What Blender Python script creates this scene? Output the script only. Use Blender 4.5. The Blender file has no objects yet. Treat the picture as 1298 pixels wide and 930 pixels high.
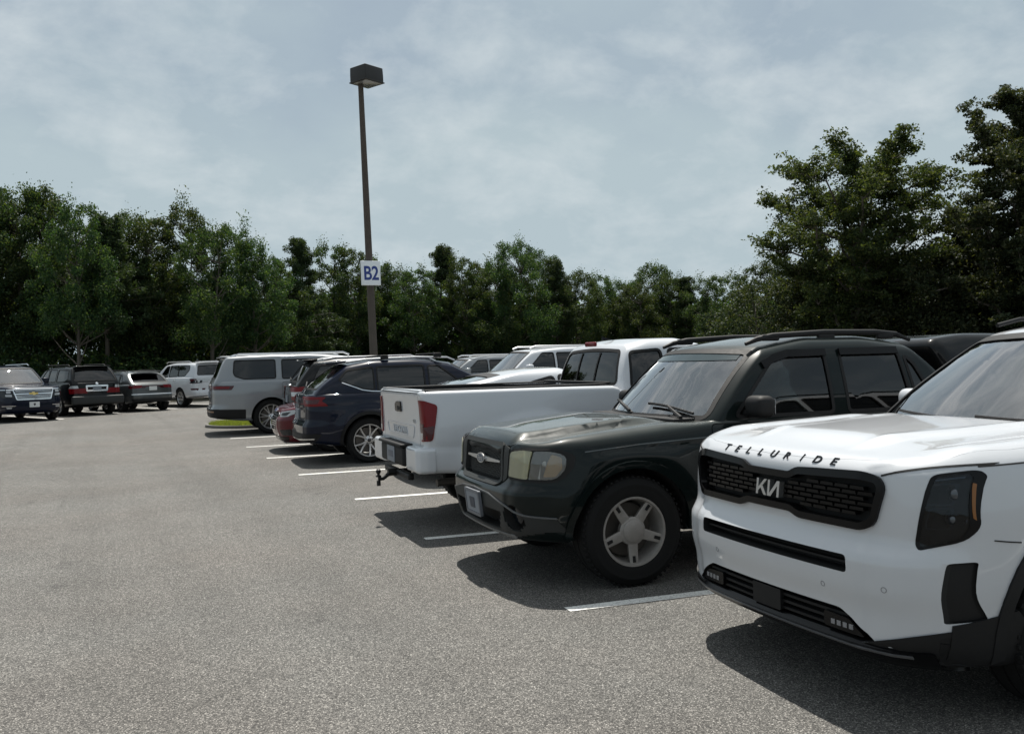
import bpy, bmesh, math, random
import numpy as np
from mathutils import Vector, Matrix
from mathutils.bvhtree import BVHTree

scene = bpy.context.scene
COL = scene.collection
R_ = math.radians

# ------------------------------------------------------------------ camera
cam = bpy.data.cameras.new('camera')
cam_o = bpy.data.objects.new('camera', cam)
COL.objects.link(cam_o)
cam.sensor_width = 36.0
cam.lens = 32.73
cam.clip_end = 2000
cam.clip_start = 0.05
r_ = Vector((0.91269, -0.40775, -0.0273))
u_ = Vector((0.0280, -0.00424, 0.9996))
f_ = Vector((0.4077, 0.91308, -0.00754))
M = Matrix(((r_.x, u_.x, -f_.x, 0), (r_.y, u_.y, -f_.y, 0), (r_.z, u_.z, -f_.z, 1.579), (0, 0, 0, 1)))
cam_o.matrix_world = M
scene.camera = cam_o

# ------------------------------------------------------------------ sun and sky
SUN = Vector((0.15, 0.40, 1.0)).normalized()
sun_el = math.asin(SUN.z)
sun_az = math.atan2(SUN.x, SUN.y)
sl = bpy.data.lights.new('sun', 'SUN')
sl.energy = 5.0
sl.angle = R_(0.53)
sl.color = (1.0, 0.955, 0.88)
so = bpy.data.objects.new('sun', sl)
COL.objects.link(so)
so.rotation_euler = SUN.to_track_quat('Z', 'Y').to_euler()

world = bpy.data.worlds.new('World')
scene.world = world
world.use_nodes = True
wn = world.node_tree
wn.nodes.clear()


def WN(t, **k):
    n = wn.nodes.new(t)
    for a, v in k.items():
        setattr(n, a, v)
    return n


sky = WN('ShaderNodeTexSky', sky_type='NISHITA', sun_disc=False, sun_elevation=sun_el, sun_rotation=sun_az,
         altitude=10.0, air_density=1.0, dust_density=2.2, ozone_density=1.6)
bg = WN('ShaderNodeBackground')
bg.inputs['Strength'].default_value = 0.053
out = WN('ShaderNodeOutputWorld')
tc = WN('ShaderNodeTexCoord')
sep = WN('ShaderNodeSeparateXYZ')
wn.links.new(tc.outputs['Generated'], sep.inputs[0])
zc = WN('ShaderNodeMath', operation='MAXIMUM')
wn.links.new(sep.outputs['Z'], zc.inputs[0])
zc.inputs[1].default_value = 0.0
za = WN('ShaderNodeMath', operation='ADD')
wn.links.new(zc.outputs[0], za.inputs[0])
za.inputs[1].default_value = 0.42
dx = WN('ShaderNodeMath', operation='DIVIDE')
dy = WN('ShaderNodeMath', operation='DIVIDE')
for d_, ax in ((dx, 'X'), (dy, 'Y')):
    wn.links.new(sep.outputs[ax], d_.inputs[0])
    wn.links.new(za.outputs[0], d_.inputs[1])
cmb = WN('ShaderNodeCombineXYZ')
wn.links.new(dx.outputs[0], cmb.inputs[0])
wn.links.new(dy.outputs[0], cmb.inputs[1])
nz = WN('ShaderNodeTexNoise')
nz.inputs['Scale'].default_value = 2.3
nz.inputs['Detail'].default_value = 9.0
nz.inputs['Roughness'].default_value = 0.56
nz.inputs['Distortion'].default_value = 0.1
wn.links.new(cmb.outputs[0], nz.inputs['Vector'])
nz2 = WN('ShaderNodeTexNoise')
nz2.inputs['Scale'].default_value = 5.2
nz2.inputs['Detail'].default_value = 8.0
nz2.inputs['Roughness'].default_value = 0.6
nz2.inputs['Distortion'].default_value = 0.15
wn.links.new(cmb.outputs[0], nz2.inputs['Vector'])
cr = WN('ShaderNodeValToRGB')
cr.color_ramp.elements[0].position = 0.36
cr.color_ramp.elements[1].position = 0.62
wn.links.new(nz.outputs['Fac'], cr.inputs[0])
cr2 = WN('ShaderNodeValToRGB')
cr2.color_ramp.elements[0].position = 0.45
cr2.color_ramp.elements[1].position = 0.70
wn.links.new(nz2.outputs['Fac'], cr2.inputs[0])
# veil: pale haze everywhere, thicker in the cloud sheets
veil = WN('ShaderNodeMath', operation='MULTIPLY_ADD')
wn.links.new(cr.outputs['Color'], veil.inputs[0])
veil.inputs[1].default_value = 0.28
veil.inputs[2].default_value = 0.52
mixv = WN('ShaderNodeMix', data_type='RGBA')
hz = WN('ShaderNodeMapRange', interpolation_type='SMOOTHSTEP')
wn.links.new(sep.outputs['Z'], hz.inputs['Value'])
hz.inputs['From Min'].default_value = 0.0
hz.inputs['From Max'].default_value = 0.34
hz.inputs['To Min'].default_value = 0.85
hz.inputs['To Max'].default_value = 0.0
vh = WN('ShaderNodeMath', operation='ADD', use_clamp=True)
wn.links.new(veil.outputs[0], vh.inputs[0])
wn.links.new(hz.outputs[0], vh.inputs[1])
wn.links.new(vh.outputs[0], mixv.inputs['Factor'])
wn.links.new(sky.outputs[0], mixv.inputs['A'])
mixv.inputs['B'].default_value = (6.5, 7.85, 8.5, 1)
puff = WN('ShaderNodeMath', operation='MULTIPLY')
wn.links.new(cr2.outputs['Color'], puff.inputs[0])
puff.inputs[1].default_value = 0.66
mixp = WN('ShaderNodeMix', data_type='RGBA')
wn.links.new(puff.outputs[0], mixp.inputs['Factor'])
wn.links.new(mixv.outputs['Result'], mixp.inputs['A'])
mixp.inputs['B'].default_value = (9.2, 10.1, 10.5, 1)
# overhead the cloud sheet breaks into bright streaks with bluer gaps
away = WN('ShaderNodeMapRange', interpolation_type='SMOOTHSTEP')
wn.links.new(sep.outputs['Z'], away.inputs['Value'])
away.inputs['From Min'].default_value = 0.40
away.inputs['From Max'].default_value = 0.56
nz3 = WN('ShaderNodeTexNoise')
nz3.inputs['Scale'].default_value = 3.4
nz3.inputs['Detail'].default_value = 7.0
nz3.inputs['Roughness'].default_value = 0.6
nz3.inputs['Distortion'].default_value = 0.8
stretch = WN('ShaderNodeMapping')
stretch.inputs['Scale'].default_value = (1.0, 2.6, 1.0)
stretch.inputs['Rotation'].default_value = (0, 0, 0.6)
wn.links.new(cmb.outputs[0], stretch.inputs['Vector'])
wn.links.new(stretch.outputs[0], nz3.inputs['Vector'])
cr3 = WN('ShaderNodeValToRGB')
cr3.color_ramp.elements[0].position = 0.42
cr3.color_ramp.elements[1].position = 0.66
wn.links.new(nz3.outputs['Fac'], cr3.inputs[0])
fa = WN('ShaderNodeMath', operation='MULTIPLY')
wn.links.new(cr3.outputs['Color'], fa.inputs[0])
wn.links.new(away.outputs[0], fa.inputs[1])
mixa = WN('ShaderNodeMix', data_type='RGBA')
wn.links.new(fa.outputs[0], mixa.inputs['Factor'])
wn.links.new(mixp.outputs['Result'], mixa.inputs['A'])
mixa.inputs['B'].default_value = (11.8, 12.3, 12.6, 1)
wn.links.new(mixa.outputs['Result'], bg.inputs['Color'])
wn.links.new(bg.outputs[0], out.inputs['Surface'])

scene.view_settings.view_transform = 'Standard'
scene.view_settings.look = 'None'
scene.view_settings.exposure = 0.42
scene.view_settings.gamma = 1.0
scene.view_settings.use_curve_mapping = False
try:
    scene.cycles.max_bounces = 8
    scene.cycles.transparent_max_bounces = 12
    scene.cycles.sample_clamp_indirect = 6.0
except Exception:
    pass


# ------------------------------------------------------------------ materials
def new_mat(name):
    m = bpy.data.materials.new(name)
    m.use_nodes = True
    return m, m.node_tree, m.node_tree.nodes['Principled BSDF']


MATS = {}


def mat(name, col, rough=0.5, metal=0.0, coat=0.0, spec=0.5, noise=0.0, nscale=30.0, emit=None):
    if name in MATS:
        return MATS[name]
    m, nt, b = new_mat(name)
    b.inputs['Base Color'].default_value = (*col, 1)
    b.inputs['Roughness'].default_value = rough
    b.inputs['Metallic'].default_value = metal
    b.inputs['Coat Weight'].default_value = coat
    b.inputs['Coat Roughness'].default_value = 0.04
    b.inputs['Specular IOR Level'].default_value = spec
    if noise:
        t = nt.nodes.new('ShaderNodeTexCoord')
        n = nt.nodes.new('ShaderNodeTexNoise')
        n.inputs['Scale'].default_value = nscale
        n.inputs['Detail'].default_value = 5
        nt.links.new(t.outputs['Object'], n.inputs['Vector'])
        mx = nt.nodes.new('ShaderNodeMix')
        mx.data_type = 'RGBA'
        nt.links.new(n.outputs['Fac'], mx.inputs['Factor'])
        mx.inputs['A'].default_value = (*[max(0, c * (1 - noise)) for c in col], 1)
        mx.inputs['B'].default_value = (*[min(1, c * (1 + noise)) for c in col], 1)
        nt.links.new(mx.outputs['Result'], b.inputs['Base Color'])
        mr = nt.nodes.new('ShaderNodeMapRange')
        nt.links.new(n.outputs['Fac'], mr.inputs['Value'])
        mr.inputs['To Min'].default_value = max(0.02, rough - 0.08)
        mr.inputs['To Max'].default_value = min(1, rough + 0.12)
        nt.links.new(mr.outputs[0], b.inputs['Roughness'])
    MATS[name] = m
    return m


def paint(name, col, rough=0.38, metal=0.0, dust=0.12, top=0.0, ior=1.5):
    """clear-coated car paint with a thin uneven film of dust on it"""
    if name in MATS:
        return MATS[name]
    m, nt, b = new_mat(name)
    t = nt.nodes.new('ShaderNodeTexCoord')
    n = nt.nodes.new('ShaderNodeTexNoise')
    n.inputs['Scale'].default_value = 3.0
    n.inputs['Detail'].default_value = 7
    n.inputs['Roughness'].default_value = 0.65
    nt.links.new(t.outputs['Object'], n.inputs['Vector'])
    mr = nt.nodes.new('ShaderNodeMapRange')
    mr.inputs['From Min'].default_value = 0.35
    mr.inputs['From Max'].default_value = 0.75
    mr.inputs['To Min'].default_value = 0.0
    mr.inputs['To Max'].default_value = dust
    nt.links.new(n.outputs['Fac'], mr.inputs['Value'])
    mx = nt.nodes.new('ShaderNodeMix')
    mx.data_type = 'RGBA'
    nt.links.new(mr.outputs[0], mx.inputs['Factor'])
    mx.inputs['A'].default_value = (*col, 1)
    mx.inputs['B'].default_value = (0.33, 0.31, 0.27, 1)
    res = mx.outputs['Result']
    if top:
        # chalky film plus painted-in sky sheen, a paler colour on upward faces
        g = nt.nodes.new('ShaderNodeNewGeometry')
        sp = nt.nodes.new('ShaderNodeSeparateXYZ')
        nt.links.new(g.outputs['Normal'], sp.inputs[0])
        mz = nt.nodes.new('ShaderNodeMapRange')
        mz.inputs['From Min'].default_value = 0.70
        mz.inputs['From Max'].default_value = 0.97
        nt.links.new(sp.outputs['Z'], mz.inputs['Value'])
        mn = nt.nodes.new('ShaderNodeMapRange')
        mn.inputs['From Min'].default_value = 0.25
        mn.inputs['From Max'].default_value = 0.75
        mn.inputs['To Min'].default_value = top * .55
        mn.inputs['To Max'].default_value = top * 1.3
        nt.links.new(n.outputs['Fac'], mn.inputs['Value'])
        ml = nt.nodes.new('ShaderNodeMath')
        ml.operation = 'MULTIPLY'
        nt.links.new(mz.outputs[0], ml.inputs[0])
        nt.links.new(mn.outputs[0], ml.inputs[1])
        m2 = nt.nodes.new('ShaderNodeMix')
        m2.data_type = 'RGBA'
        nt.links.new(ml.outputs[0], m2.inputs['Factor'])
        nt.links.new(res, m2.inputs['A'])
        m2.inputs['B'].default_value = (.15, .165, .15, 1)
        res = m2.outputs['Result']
    nt.links.new(res, b.inputs['Base Color'])
    b.inputs['Roughness'].default_value = rough
    b.inputs['Metallic'].default_value = metal
    b.inputs['Coat Weight'].default_value = 1.0
    b.inputs['Specular IOR Level'].default_value = 0.5 if sum(col) > .6 else 0.08
    b.inputs['Coat IOR'].default_value = ior
    r2 = nt.nodes.new('ShaderNodeMapRange')
    r2.inputs['To Min'].default_value = 0.03
    r2.inputs['To Max'].default_value = 0.03 + dust * 0.9
    nt.links.new(n.outputs['Fac'], r2.inputs['Value'])
    nt.links.new(r2.outputs[0], b.inputs['Coat Roughness'])
    MATS[name] = m
    return m


def glass(name, tint, refl=1.0, ior=1.62):
    if name in MATS:
        return MATS[name]
    m = bpy.data.materials.new(name)
    m.use_nodes = True
    nt = m.node_tree
    nt.nodes.clear()
    o = nt.nodes.new('ShaderNodeOutputMaterial')
    tr = nt.nodes.new('ShaderNodeBsdfTransparent')
    tr.inputs[0].default_value = (*tint, 1)
    gl = nt.nodes.new('ShaderNodeBsdfGlossy')
    gl.inputs['Roughness'].default_value = 0.015
    gl.inputs['Color'].default_value = (refl, refl, refl, 1)
    fr = nt.nodes.new('ShaderNodeFresnel')
    fr.inputs['IOR'].default_value = ior
    mx = nt.nodes.new('ShaderNodeMixShader')
    ma = nt.nodes.new('ShaderNodeMath')
    ma.operation = 'MULTIPLY_ADD'
    ma.use_clamp = True
    nt.links.new(fr.outputs[0], ma.inputs[0])
    ma.inputs[1].default_value = 1.6 if ior > 1.8 else 1.0
    ma.inputs[2].default_value = .07 if ior > 1.8 else 0.0
    nt.links.new(ma.outputs[0], mx.inputs[0])
    nt.links.new(tr.outputs[0], mx.inputs[1])
    nt.links.new(gl.outputs[0], mx.inputs[2])
    nt.links.new(mx.outputs[0], o.inputs['Surface'])
    MATS[name] = m
    return m


def hazed(name, tint, diff, fac):
    """lens cover: clear glass with a share of dull scattering"""
    g = glass(name, tint)
    nt = g.node_tree
    o = nt.nodes['Material Output']
    src = o.inputs['Surface'].links[0].from_socket
    d = nt.nodes.new('ShaderNodeBsdfDiffuse')
    d.inputs[0].default_value = (*diff, 1)
    m = nt.nodes.new('ShaderNodeMixShader')
    m.inputs[0].default_value = fac
    nt.links.new(src, m.inputs[1])
    nt.links.new(d.outputs[0], m.inputs[2])
    nt.links.new(m.outputs[0], o.inputs['Surface'])
    return g


BLACK = mat('black_plastic', (0.0075, 0.0075, 0.008), 0.6, spec=.3, noise=0.25)
GLOSSBLACK = mat('gloss_black', (0.004, 0.004, 0.0045), 0.2, spec=0.2)
DARK = mat('dark_void', (0.006, 0.006, 0.006), 0.8)
CLAD = mat('grey_cladding', (0.016, 0.018, 0.018), 0.6, noise=0.3)
RUBBER = mat('tyre_rubber', (0.006, 0.006, 0.006), 0.85, spec=.3, noise=0.4, nscale=14)
CHROME = mat('chrome', (0.75, 0.76, 0.77), 0.12, 1.0)
ALLOY = mat('alloy', (0.52, 0.52, 0.52), 0.3, 0.85, noise=0.12)
ALLOYDULL = mat('alloy_dull', (0.27, 0.255, 0.24), 0.5, 0.35, noise=0.2)
ALLOYDARK = mat('alloy_dark', (0.06, 0.06, 0.065), 0.35, 0.7)
STEEL = mat('brake_steel', (0.12, 0.11, 0.10), 0.55, 0.8)
SILVER = mat('silver_trim', (0.55, 0.56, 0.57), 0.3, 0.9)
INTDARK = mat('interior_dark', (0.03, 0.03, 0.032), 0.8, noise=0.2)
INTTAN = mat('interior_tan', (0.52, 0.49, 0.42), 0.8, noise=0.1)
RED = mat('red_lens', (0.14, 0.002, 0.005), 0.3, coat=.25, spec=.2)
DARKRED = mat('dark_red_lens', (0.05, 0.003, 0.006), 0.2, coat=.5, spec=.25)
AMBER = mat('amber_lens', (0.42, 0.17, 0.02), 0.15, coat=1.0)
CLEARLENS = mat('clear_lens', (0.40, 0.41, 0.42), 0.15, 0.2, coat=1.0)
YELLOWED = mat('yellowed_lens', (0.50, 0.49, 0.36), 0.28, 0.1, coat=0.7, noise=0.18, nscale=9)
SMOKED = mat('smoked_lens', (0.006, 0.009, 0.012), 0.08, coat=.35, spec=.3)
WHITEPLATE = mat('plate_white', (0.62, 0.63, 0.62), 0.4)
GREYPLATE = mat('plate_grey', (0.19, 0.21, 0.24), 0.5, noise=0.15)
WINDSHIELD = glass('windshield_glass', (0.62, 0.72, 0.71), 1.0, 2.0)
SIDEGLASS = glass('side_glass', (0.22, 0.25, 0.25))
TINTED = glass('tinted_glass', (0.035, 0.037, 0.04))
LENSCLEAR = hazed('lens_cover_clear', (0.9, 0.92, 0.92), (0.6, 0.6, 0.58), .10)
LENSDARK = glass('lens_cover_smoked', (0.60, 0.64, 0.68), 0.4)
LENSOLD = hazed('lens_cover_yellowed', (0.85, 0.84, 0.66), (0.62, 0.61, 0.48), .34)
REARGLASS = glass('rear_glass', (0.10, 0.11, 0.11))


# ------------------------------------------------------------------ small helpers
def pc(pts):
    """monotone cubic through the points, vectorised"""
    xs = np.array([p[0] for p in pts], float)
    ys = np.array([p[1] for p in pts], float)
    h = np.diff(xs)
    d = np.diff(ys) / h
    m = np.zeros(len(xs))
    m[0], m[-1] = d[0], d[-1]
    for i in range(1, len(xs) - 1):
        if d[i - 1] * d[i] <= 0:
            m[i] = 0
        else:
            w1, w2 = 2 * h[i] + h[i - 1], h[i] + 2 * h[i - 1]
            m[i] = (w1 + w2) / (w1 / d[i - 1] + w2 / d[i])

    def f(x):
        x = np.asarray(x, float)
        xx = np.clip(x, xs[0], xs[-1])
        i = np.clip(np.searchsorted(xs, xx, side='right') - 1, 0, len(xs) - 2)
        t = (xx - xs[i]) / h[i]
        return ((2 * t ** 3 - 3 * t ** 2 + 1) * ys[i] + (t ** 3 - 2 * t ** 2 + t) * h[i] * m[i]
                + (-2 * t ** 3 + 3 * t ** 2) * ys[i + 1] + (t ** 3 - t ** 2) * h[i] * m[i + 1])
    return f


def const(v):
    return lambda x: np.zeros_like(np.asarray(x, float)) + v


def smooth(a, b, x):
    t = np.clip((np.asarray(x, float) - a) / (b - a), 0, 1)
    return t * t * (3 - 2 * t)


CTX = {'ox': 0.0}


def mk(name, verts, faces, mats, parent=None, sm=True, angle=38, fm=None, off=None):
    me = bpy.data.meshes.new(name)
    v = np.asarray(verts, float).copy()
    ox = CTX['ox'] if off is None else off
    if len(v):
        v[:, 0] -= ox
    me.from_pydata(v.tolist(), [], [list(map(int, f)) for f in faces])
    for m in (mats if isinstance(mats, (list, tuple)) else [mats]):
        me.materials.append(m)
    if fm is not None:
        me.polygons.foreach_set('material_index', np.asarray(fm, np.int32))
    if sm:
        me.polygons.foreach_set('use_smooth', np.ones(len(me.polygons), bool))
        me.set_sharp_from_angle(angle=R_(angle))
    me.update()
    o = bpy.data.objects.new(name, me)
    COL.objects.link(o)
    if parent is not None:
        o.parent = parent
    return o


def tag(o, label=None, cat=None, group=None, kind=None):
    if label:
        o['label'] = label
    if cat:
        o['category'] = cat
    if group:
        o['group'] = group
    if kind:
        o['kind'] = kind
    return o


def empty(name, loc=(0, 0, 0), rz=0.0, parent=None):
    o = bpy.data.objects.new(name, None)
    COL.objects.link(o)
    o.location = loc
    o.rotation_euler = (0, 0, rz)
    o.empty_display_size = 0.3
    if parent is not None:
        o.parent = parent
    return o


class MB:
    """collects shapes into one mesh"""

    def __init__(s):
        s.v, s.f, s.m = [], [], []
        s.n = 0

    def add(s, v, f, mi=0):
        v = np.asarray(v, float)
        s.v.append(v)
        s.f += [tuple(i + s.n for i in q) for q in f]
        s.m += [mi] * len(f)
        s.n += len(v)
        return s

    def box(s, c, d, r=0.01, mi=0, rot=None):
        v, f = rbox(d, r)
        if rot is not None:
            v = v @ np.array(rot).T
        return s.add(v + np.array(c), f, mi)

    def tube(s, pts, rad, n=8, mi=0, caps=True):
        v, f = tube_geo(pts, rad, n, caps)
        return s.add(v, f, mi)

    def lathe(s, prof, n=32, axis='y', c=(0, 0, 0), mi=0, close=False):
        v, f = lathe_geo(prof, n, axis, close)
        return s.add(v + np.array(c), f, mi)

    def build(s, name, mats, parent=None, **k):
        return mk(name, np.concatenate(s.v), s.f, mats, parent, fm=s.m, **k)


def rbox(d, r=0.01):
    hx, hy, hz = d[0] / 2, d[1] / 2, d[2] / 2
    r = min(r, hx * .99, hy * .99, hz * .99)
    off = [r * (1 - math.tan(R_(a))) for a in (45, 24, 0)]
    return hull(-hx, hx, const(hy), const(-hz), const(hz), (r, r, r, r, r), (2, 2, 2), seg=off)


def tube_geo(pts, rad, n=8, caps=True):
    pts = [Vector(p) for p in pts]
    rads = rad if isinstance(rad, (list, tuple)) else [rad] * len(pts)
    V, F = [], []
    up = Vector((0, 0, 1))
    prev = None
    for i, p in enumerate(pts):
        t = (pts[min(i + 1, len(pts) - 1)] - pts[max(i - 1, 0)]).normalized()
        if prev is None:
            a = t.cross(up) if abs(t.z) < .9 else t.cross(Vector((1, 0, 0)))
        else:
            a = prev - t * prev.dot(t)
        a.normalize()
        prev = a
        b = t.cross(a)
        for k in range(n):
            an = 2 * math.pi * k / n
            V.append(p + (a * math.cos(an) + b * math.sin(an)) * rads[i])
    for i in range(len(pts) - 1):
        for k in range(n):
            F.append((i * n + k, i * n + (k + 1) % n, (i + 1) * n + (k + 1) % n, (i + 1) * n + k))
    if caps:
        F.append(tuple(range(n))[::-1])
        F.append(tuple((len(pts) - 1) * n + k for k in range(n)))
    return np.array([tuple(v) for v in V]), F


def lathe_geo(prof, n=32, axis='y', close=False):
    V, F = [], []
    m = len(prof)
    for k in range(n):
        a = 2 * math.pi * k / n
        for (r, h) in prof:
            if axis == 'y':
                V.append((r * math.cos(a), h, r * math.sin(a)))
            elif axis == 'z':
                V.append((r * math.cos(a), r * math.sin(a), h))
            else:
                V.append((h, r * math.cos(a), r * math.sin(a)))
    for k in range(n):
        k2 = (k + 1) % n
        for i in range(m if close else m - 1):
            j = (i + 1) % m
            F.append((k * m + i, k * m + j, k2 * m + j, k2 * m + i))
    return np.array(V), F


TANS = [1 - math.tan(R_(a)) for a in (45, 36, 26, 15, 0)]


def hull(x0, x1, w, zb, zt, rad, n, warp=None, seg=None):
    """box-topology surface with filleted edges: half width w(x), bottom zb(x), top zt(x)"""
    rf, rr, ry, rt, rb = rad
    nx, ny, nz = n

    def lines(ra, rb_, cnt):
        A = TANS if seg is None else [1 - math.tan(R_(a)) for a in (45, 24, 0)]
        L = [(0, ra * t) for t in A]
        L += [(k / (cnt), None) for k in range(1, cnt)]
        L += [(1, -rb_ * t) for t in A[::-1]]
        return L, len(A)

    LX, na = lines(rf, rr, nx)
    LY, _ = lines(ry, ry, ny)
    LZ, _ = lines(rb, rt, nz)
    NX, NY, NZ = len(LX), len(LY), len(LZ)
    idx = {}
    I = []
    for i in range(NX):
        for j in range(NY):
            for k in range(NZ):
                if i in (0, NX - 1) or j in (0, NY - 1) or k in (0, NZ - 1):
                    idx[(i, j, k)] = len(I)
                    I.append((i, j, k))
    I = np.array(I)

    def ev(L, lo, hi, ra, rb_, q):
        a = np.array([l[0] for l in L], float)[q]
        b = np.array([np.nan if l[1] is None else l[1] for l in L], float)[q]
        inter = np.isnan(b)
        return np.where(inter, (lo + ra) + a * (hi - rb_ - lo - ra), np.where(a < .5, lo + b, hi + b))

    X = ev(LX, x0, x1, rf, rr, I[:, 0])
    W = w(X)
    ZB, ZT = zb(X), zt(X)
    Y = ev(LY, -W, W, ry, ry, I[:, 1])
    Z = ev(LZ, ZB, ZT, rb, rt, I[:, 2])
    cx, cy, cz = np.clip(X, x0 + rf, x1 - rr), np.clip(Y, -(W - ry), W - ry), np.clip(Z, ZB + rb, ZT - rt)
    qx = (X - cx) / np.where(X < (x0 + x1) / 2, rf, rr)
    qy = (Y - cy) / ry
    qz = (Z - cz) / np.where(Z < (ZB + ZT) / 2, rb, rt)
    nn = np.sqrt(qx ** 2 + qy ** 2 + qz ** 2)
    inf = np.maximum(np.abs(qx), np.maximum(np.abs(qy), np.abs(qz)))
    k = np.where(nn > 1e-9, np.maximum(inf, 1e-9) / np.maximum(nn, 1e-9), 1)
    X, Y, Z = cx + (X - cx) * k, cy + (Y - cy) * k, cz + (Z - cz) * k
    if warp:
        X, Y, Z = warp(X, Y, Z)
    F = []
    g = idx
    for i in range(NX - 1):
        for j in range(NY - 1):
            F.append((g[i, j, 0], g[i, j + 1, 0], g[i + 1, j + 1, 0], g[i + 1, j, 0]))
            e = NZ - 1
            F.append((g[i, j, e], g[i + 1, j, e], g[i + 1, j + 1, e], g[i, j + 1, e]))
        for k2 in range(NZ - 1):
            F.append((g[i, 0, k2], g[i + 1, 0, k2], g[i + 1, 0, k2 + 1], g[i, 0, k2 + 1]))
            e = NY - 1
            F.append((g[i, e, k2], g[i, e, k2 + 1], g[i + 1, e, k2 + 1], g[i + 1, e, k2]))
    for j in range(NY - 1):
        for k2 in range(NZ - 1):
            F.append((g[0, j, k2], g[0, j, k2 + 1], g[0, j + 1, k2 + 1], g[0, j + 1, k2]))
            e = NX - 1
            F.append((g[e, j, k2], g[e, j + 1, k2], g[e, j + 1, k2 + 1], g[e, j, k2 + 1]))
    return np.stack([X, Y, Z], 1), F


# ---- 2D polygons
def rpoly(pts, r=0.03, n=4):
    """round the corners; r may be a list"""
    P = [np.array(p, float) for p in pts]
    o = []
    for i, p in enumerate(P):
        a, b = P[i - 1], P[(i + 1) % len(P)]
        rr = r[i] if isinstance(r, (list, tuple)) else r
        la, lb = np.linalg.norm(a - p), np.linalg.norm(b - p)
        d = min(rr, la * .48, lb * .48)
        if d < 1e-4:
            o.append(tuple(p))
            continue
        s, e = p + (a - p) / la * d, p + (b - p) / lb * d
        for t in np.linspace(0, 1, n + 1):
            o.append(tuple((1 - t) ** 2 * s + 2 * t * (1 - t) * p + t * t * e))
    return o


def area2(p):
    return sum(p[i - 1][0] * p[i][1] - p[i][0] * p[i - 1][1] for i in range(len(p))) / 2


def inset(poly, d):
    """move the outline inwards by d (outwards if negative)"""
    P = [np.array(p, float) for p in poly]
    s = 1 if area2(poly) > 0 else -1
    o = []
    n = len(P)
    for i in range(n):
        a, p, b = P[i - 1], P[i], P[(i + 1) % n]
        e1, e2 = p - a, b - p
        l1, l2 = np.linalg.norm(e1), np.linalg.norm(e2)
        if l1 < 1e-9 or l2 < 1e-9:
            o.append(tuple(p))
            continue
        n1 = np.array((-e1[1], e1[0])) / l1 * s
        n2 = np.array((-e2[1], e2[0])) / l2 * s
        m = n1 + n2
        q = m @ m
        o.append(tuple(p + m * (2 * d / max(q, .5))))
    return o


def ring(poly, d):
    """outline band between the polygon and its inset"""
    b = inset(poly, d)
    n = len(poly)
    return [[poly[i], poly[(i + 1) % n], b[(i + 1) % n], b[i]] for i in range(n)]


def band(pts, wd):
    """a strip of width wd along an open polyline"""
    P = [np.array(p, float) for p in pts]
    L, Rr = [], []
    for i, p in enumerate(P):
        t = P[min(i + 1, len(P) - 1)] - P[max(i - 1, 0)]
        t /= np.linalg.norm(t)
        nrm = np.array((-t[1], t[0])) * wd / 2
        L.append(tuple(p + nrm))
        Rr.append(tuple(p - nrm))
    return [[L[i], L[i + 1], Rr[i + 1], Rr[i]] for i in range(len(P) - 1)]


def mir(poly):
    return [(-a, b) for a, b in poly]


def circle(c, r, n=20, ry=None):
    ry = ry or r
    return [(c[0] + r * math.cos(2 * math.pi * k / n), c[1] + ry * math.sin(2 * math.pi * k / n)) for k in range(n)]


def grid2d(faces, res):
    """mesh the 2D faces and cut them on a grid of spacing res"""
    bm = bmesh.new()
    cache = {}

    def vert(p):
        k = (round(p[0], 6), round(p[1], 6))
        if k not in cache:
            cache[k] = bm.verts.new((p[0], p[1], 0))
        return cache[k]

    for fc in faces:
        vs = []
        for p in fc:
            v = vert(p)
            if v not in vs:
                vs.append(v)
        if len(vs) >= 3:
            try:
                bm.faces.new(vs)
            except ValueError:
                pass
    big = [f for f in bm.faces if len(f.verts) > 4]
    if big:
        bmesh.ops.triangulate(bm, faces=big, ngon_method='EAR_CLIP')
    xs = [v.co.x for v in bm.verts]
    ys = [v.co.y for v in bm.verts]
    for ax, lo, hi in ((0, min(xs), max(xs)), (1, min(ys), max(ys))):
        n = int((hi - lo) / res)
        for k in range(1, n + 1):
            c = lo + (hi - lo) * k / (n + 1)
            co = Vector((c, 0, 0)) if ax == 0 else Vector((0, c, 0))
            no = Vector((1, 0, 0)) if ax == 0 else Vector((0, 1, 0))
            bmesh.ops.bisect_plane(bm, geom=bm.verts[:] + bm.edges[:] + bm.faces[:], dist=1e-5, plane_co=co, plane_no=no)
    # bring all faces to one winding
    bm.normal_update()
    for f in bm.faces:
        if f.normal.z < 0:
            f.normal_flip()
    bm.verts.index_update()
    V = [(v.co.x, v.co.y) for v in bm.verts]
    F = [tuple(v.index for v in f.verts) for f in bm.faces]
    B = [(l.vert.index, l.link_loop_next.vert.index) for e in bm.edges if len(e.link_faces) == 1 for l in e.link_loops]
    bm.free()
    return V, F, B


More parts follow.
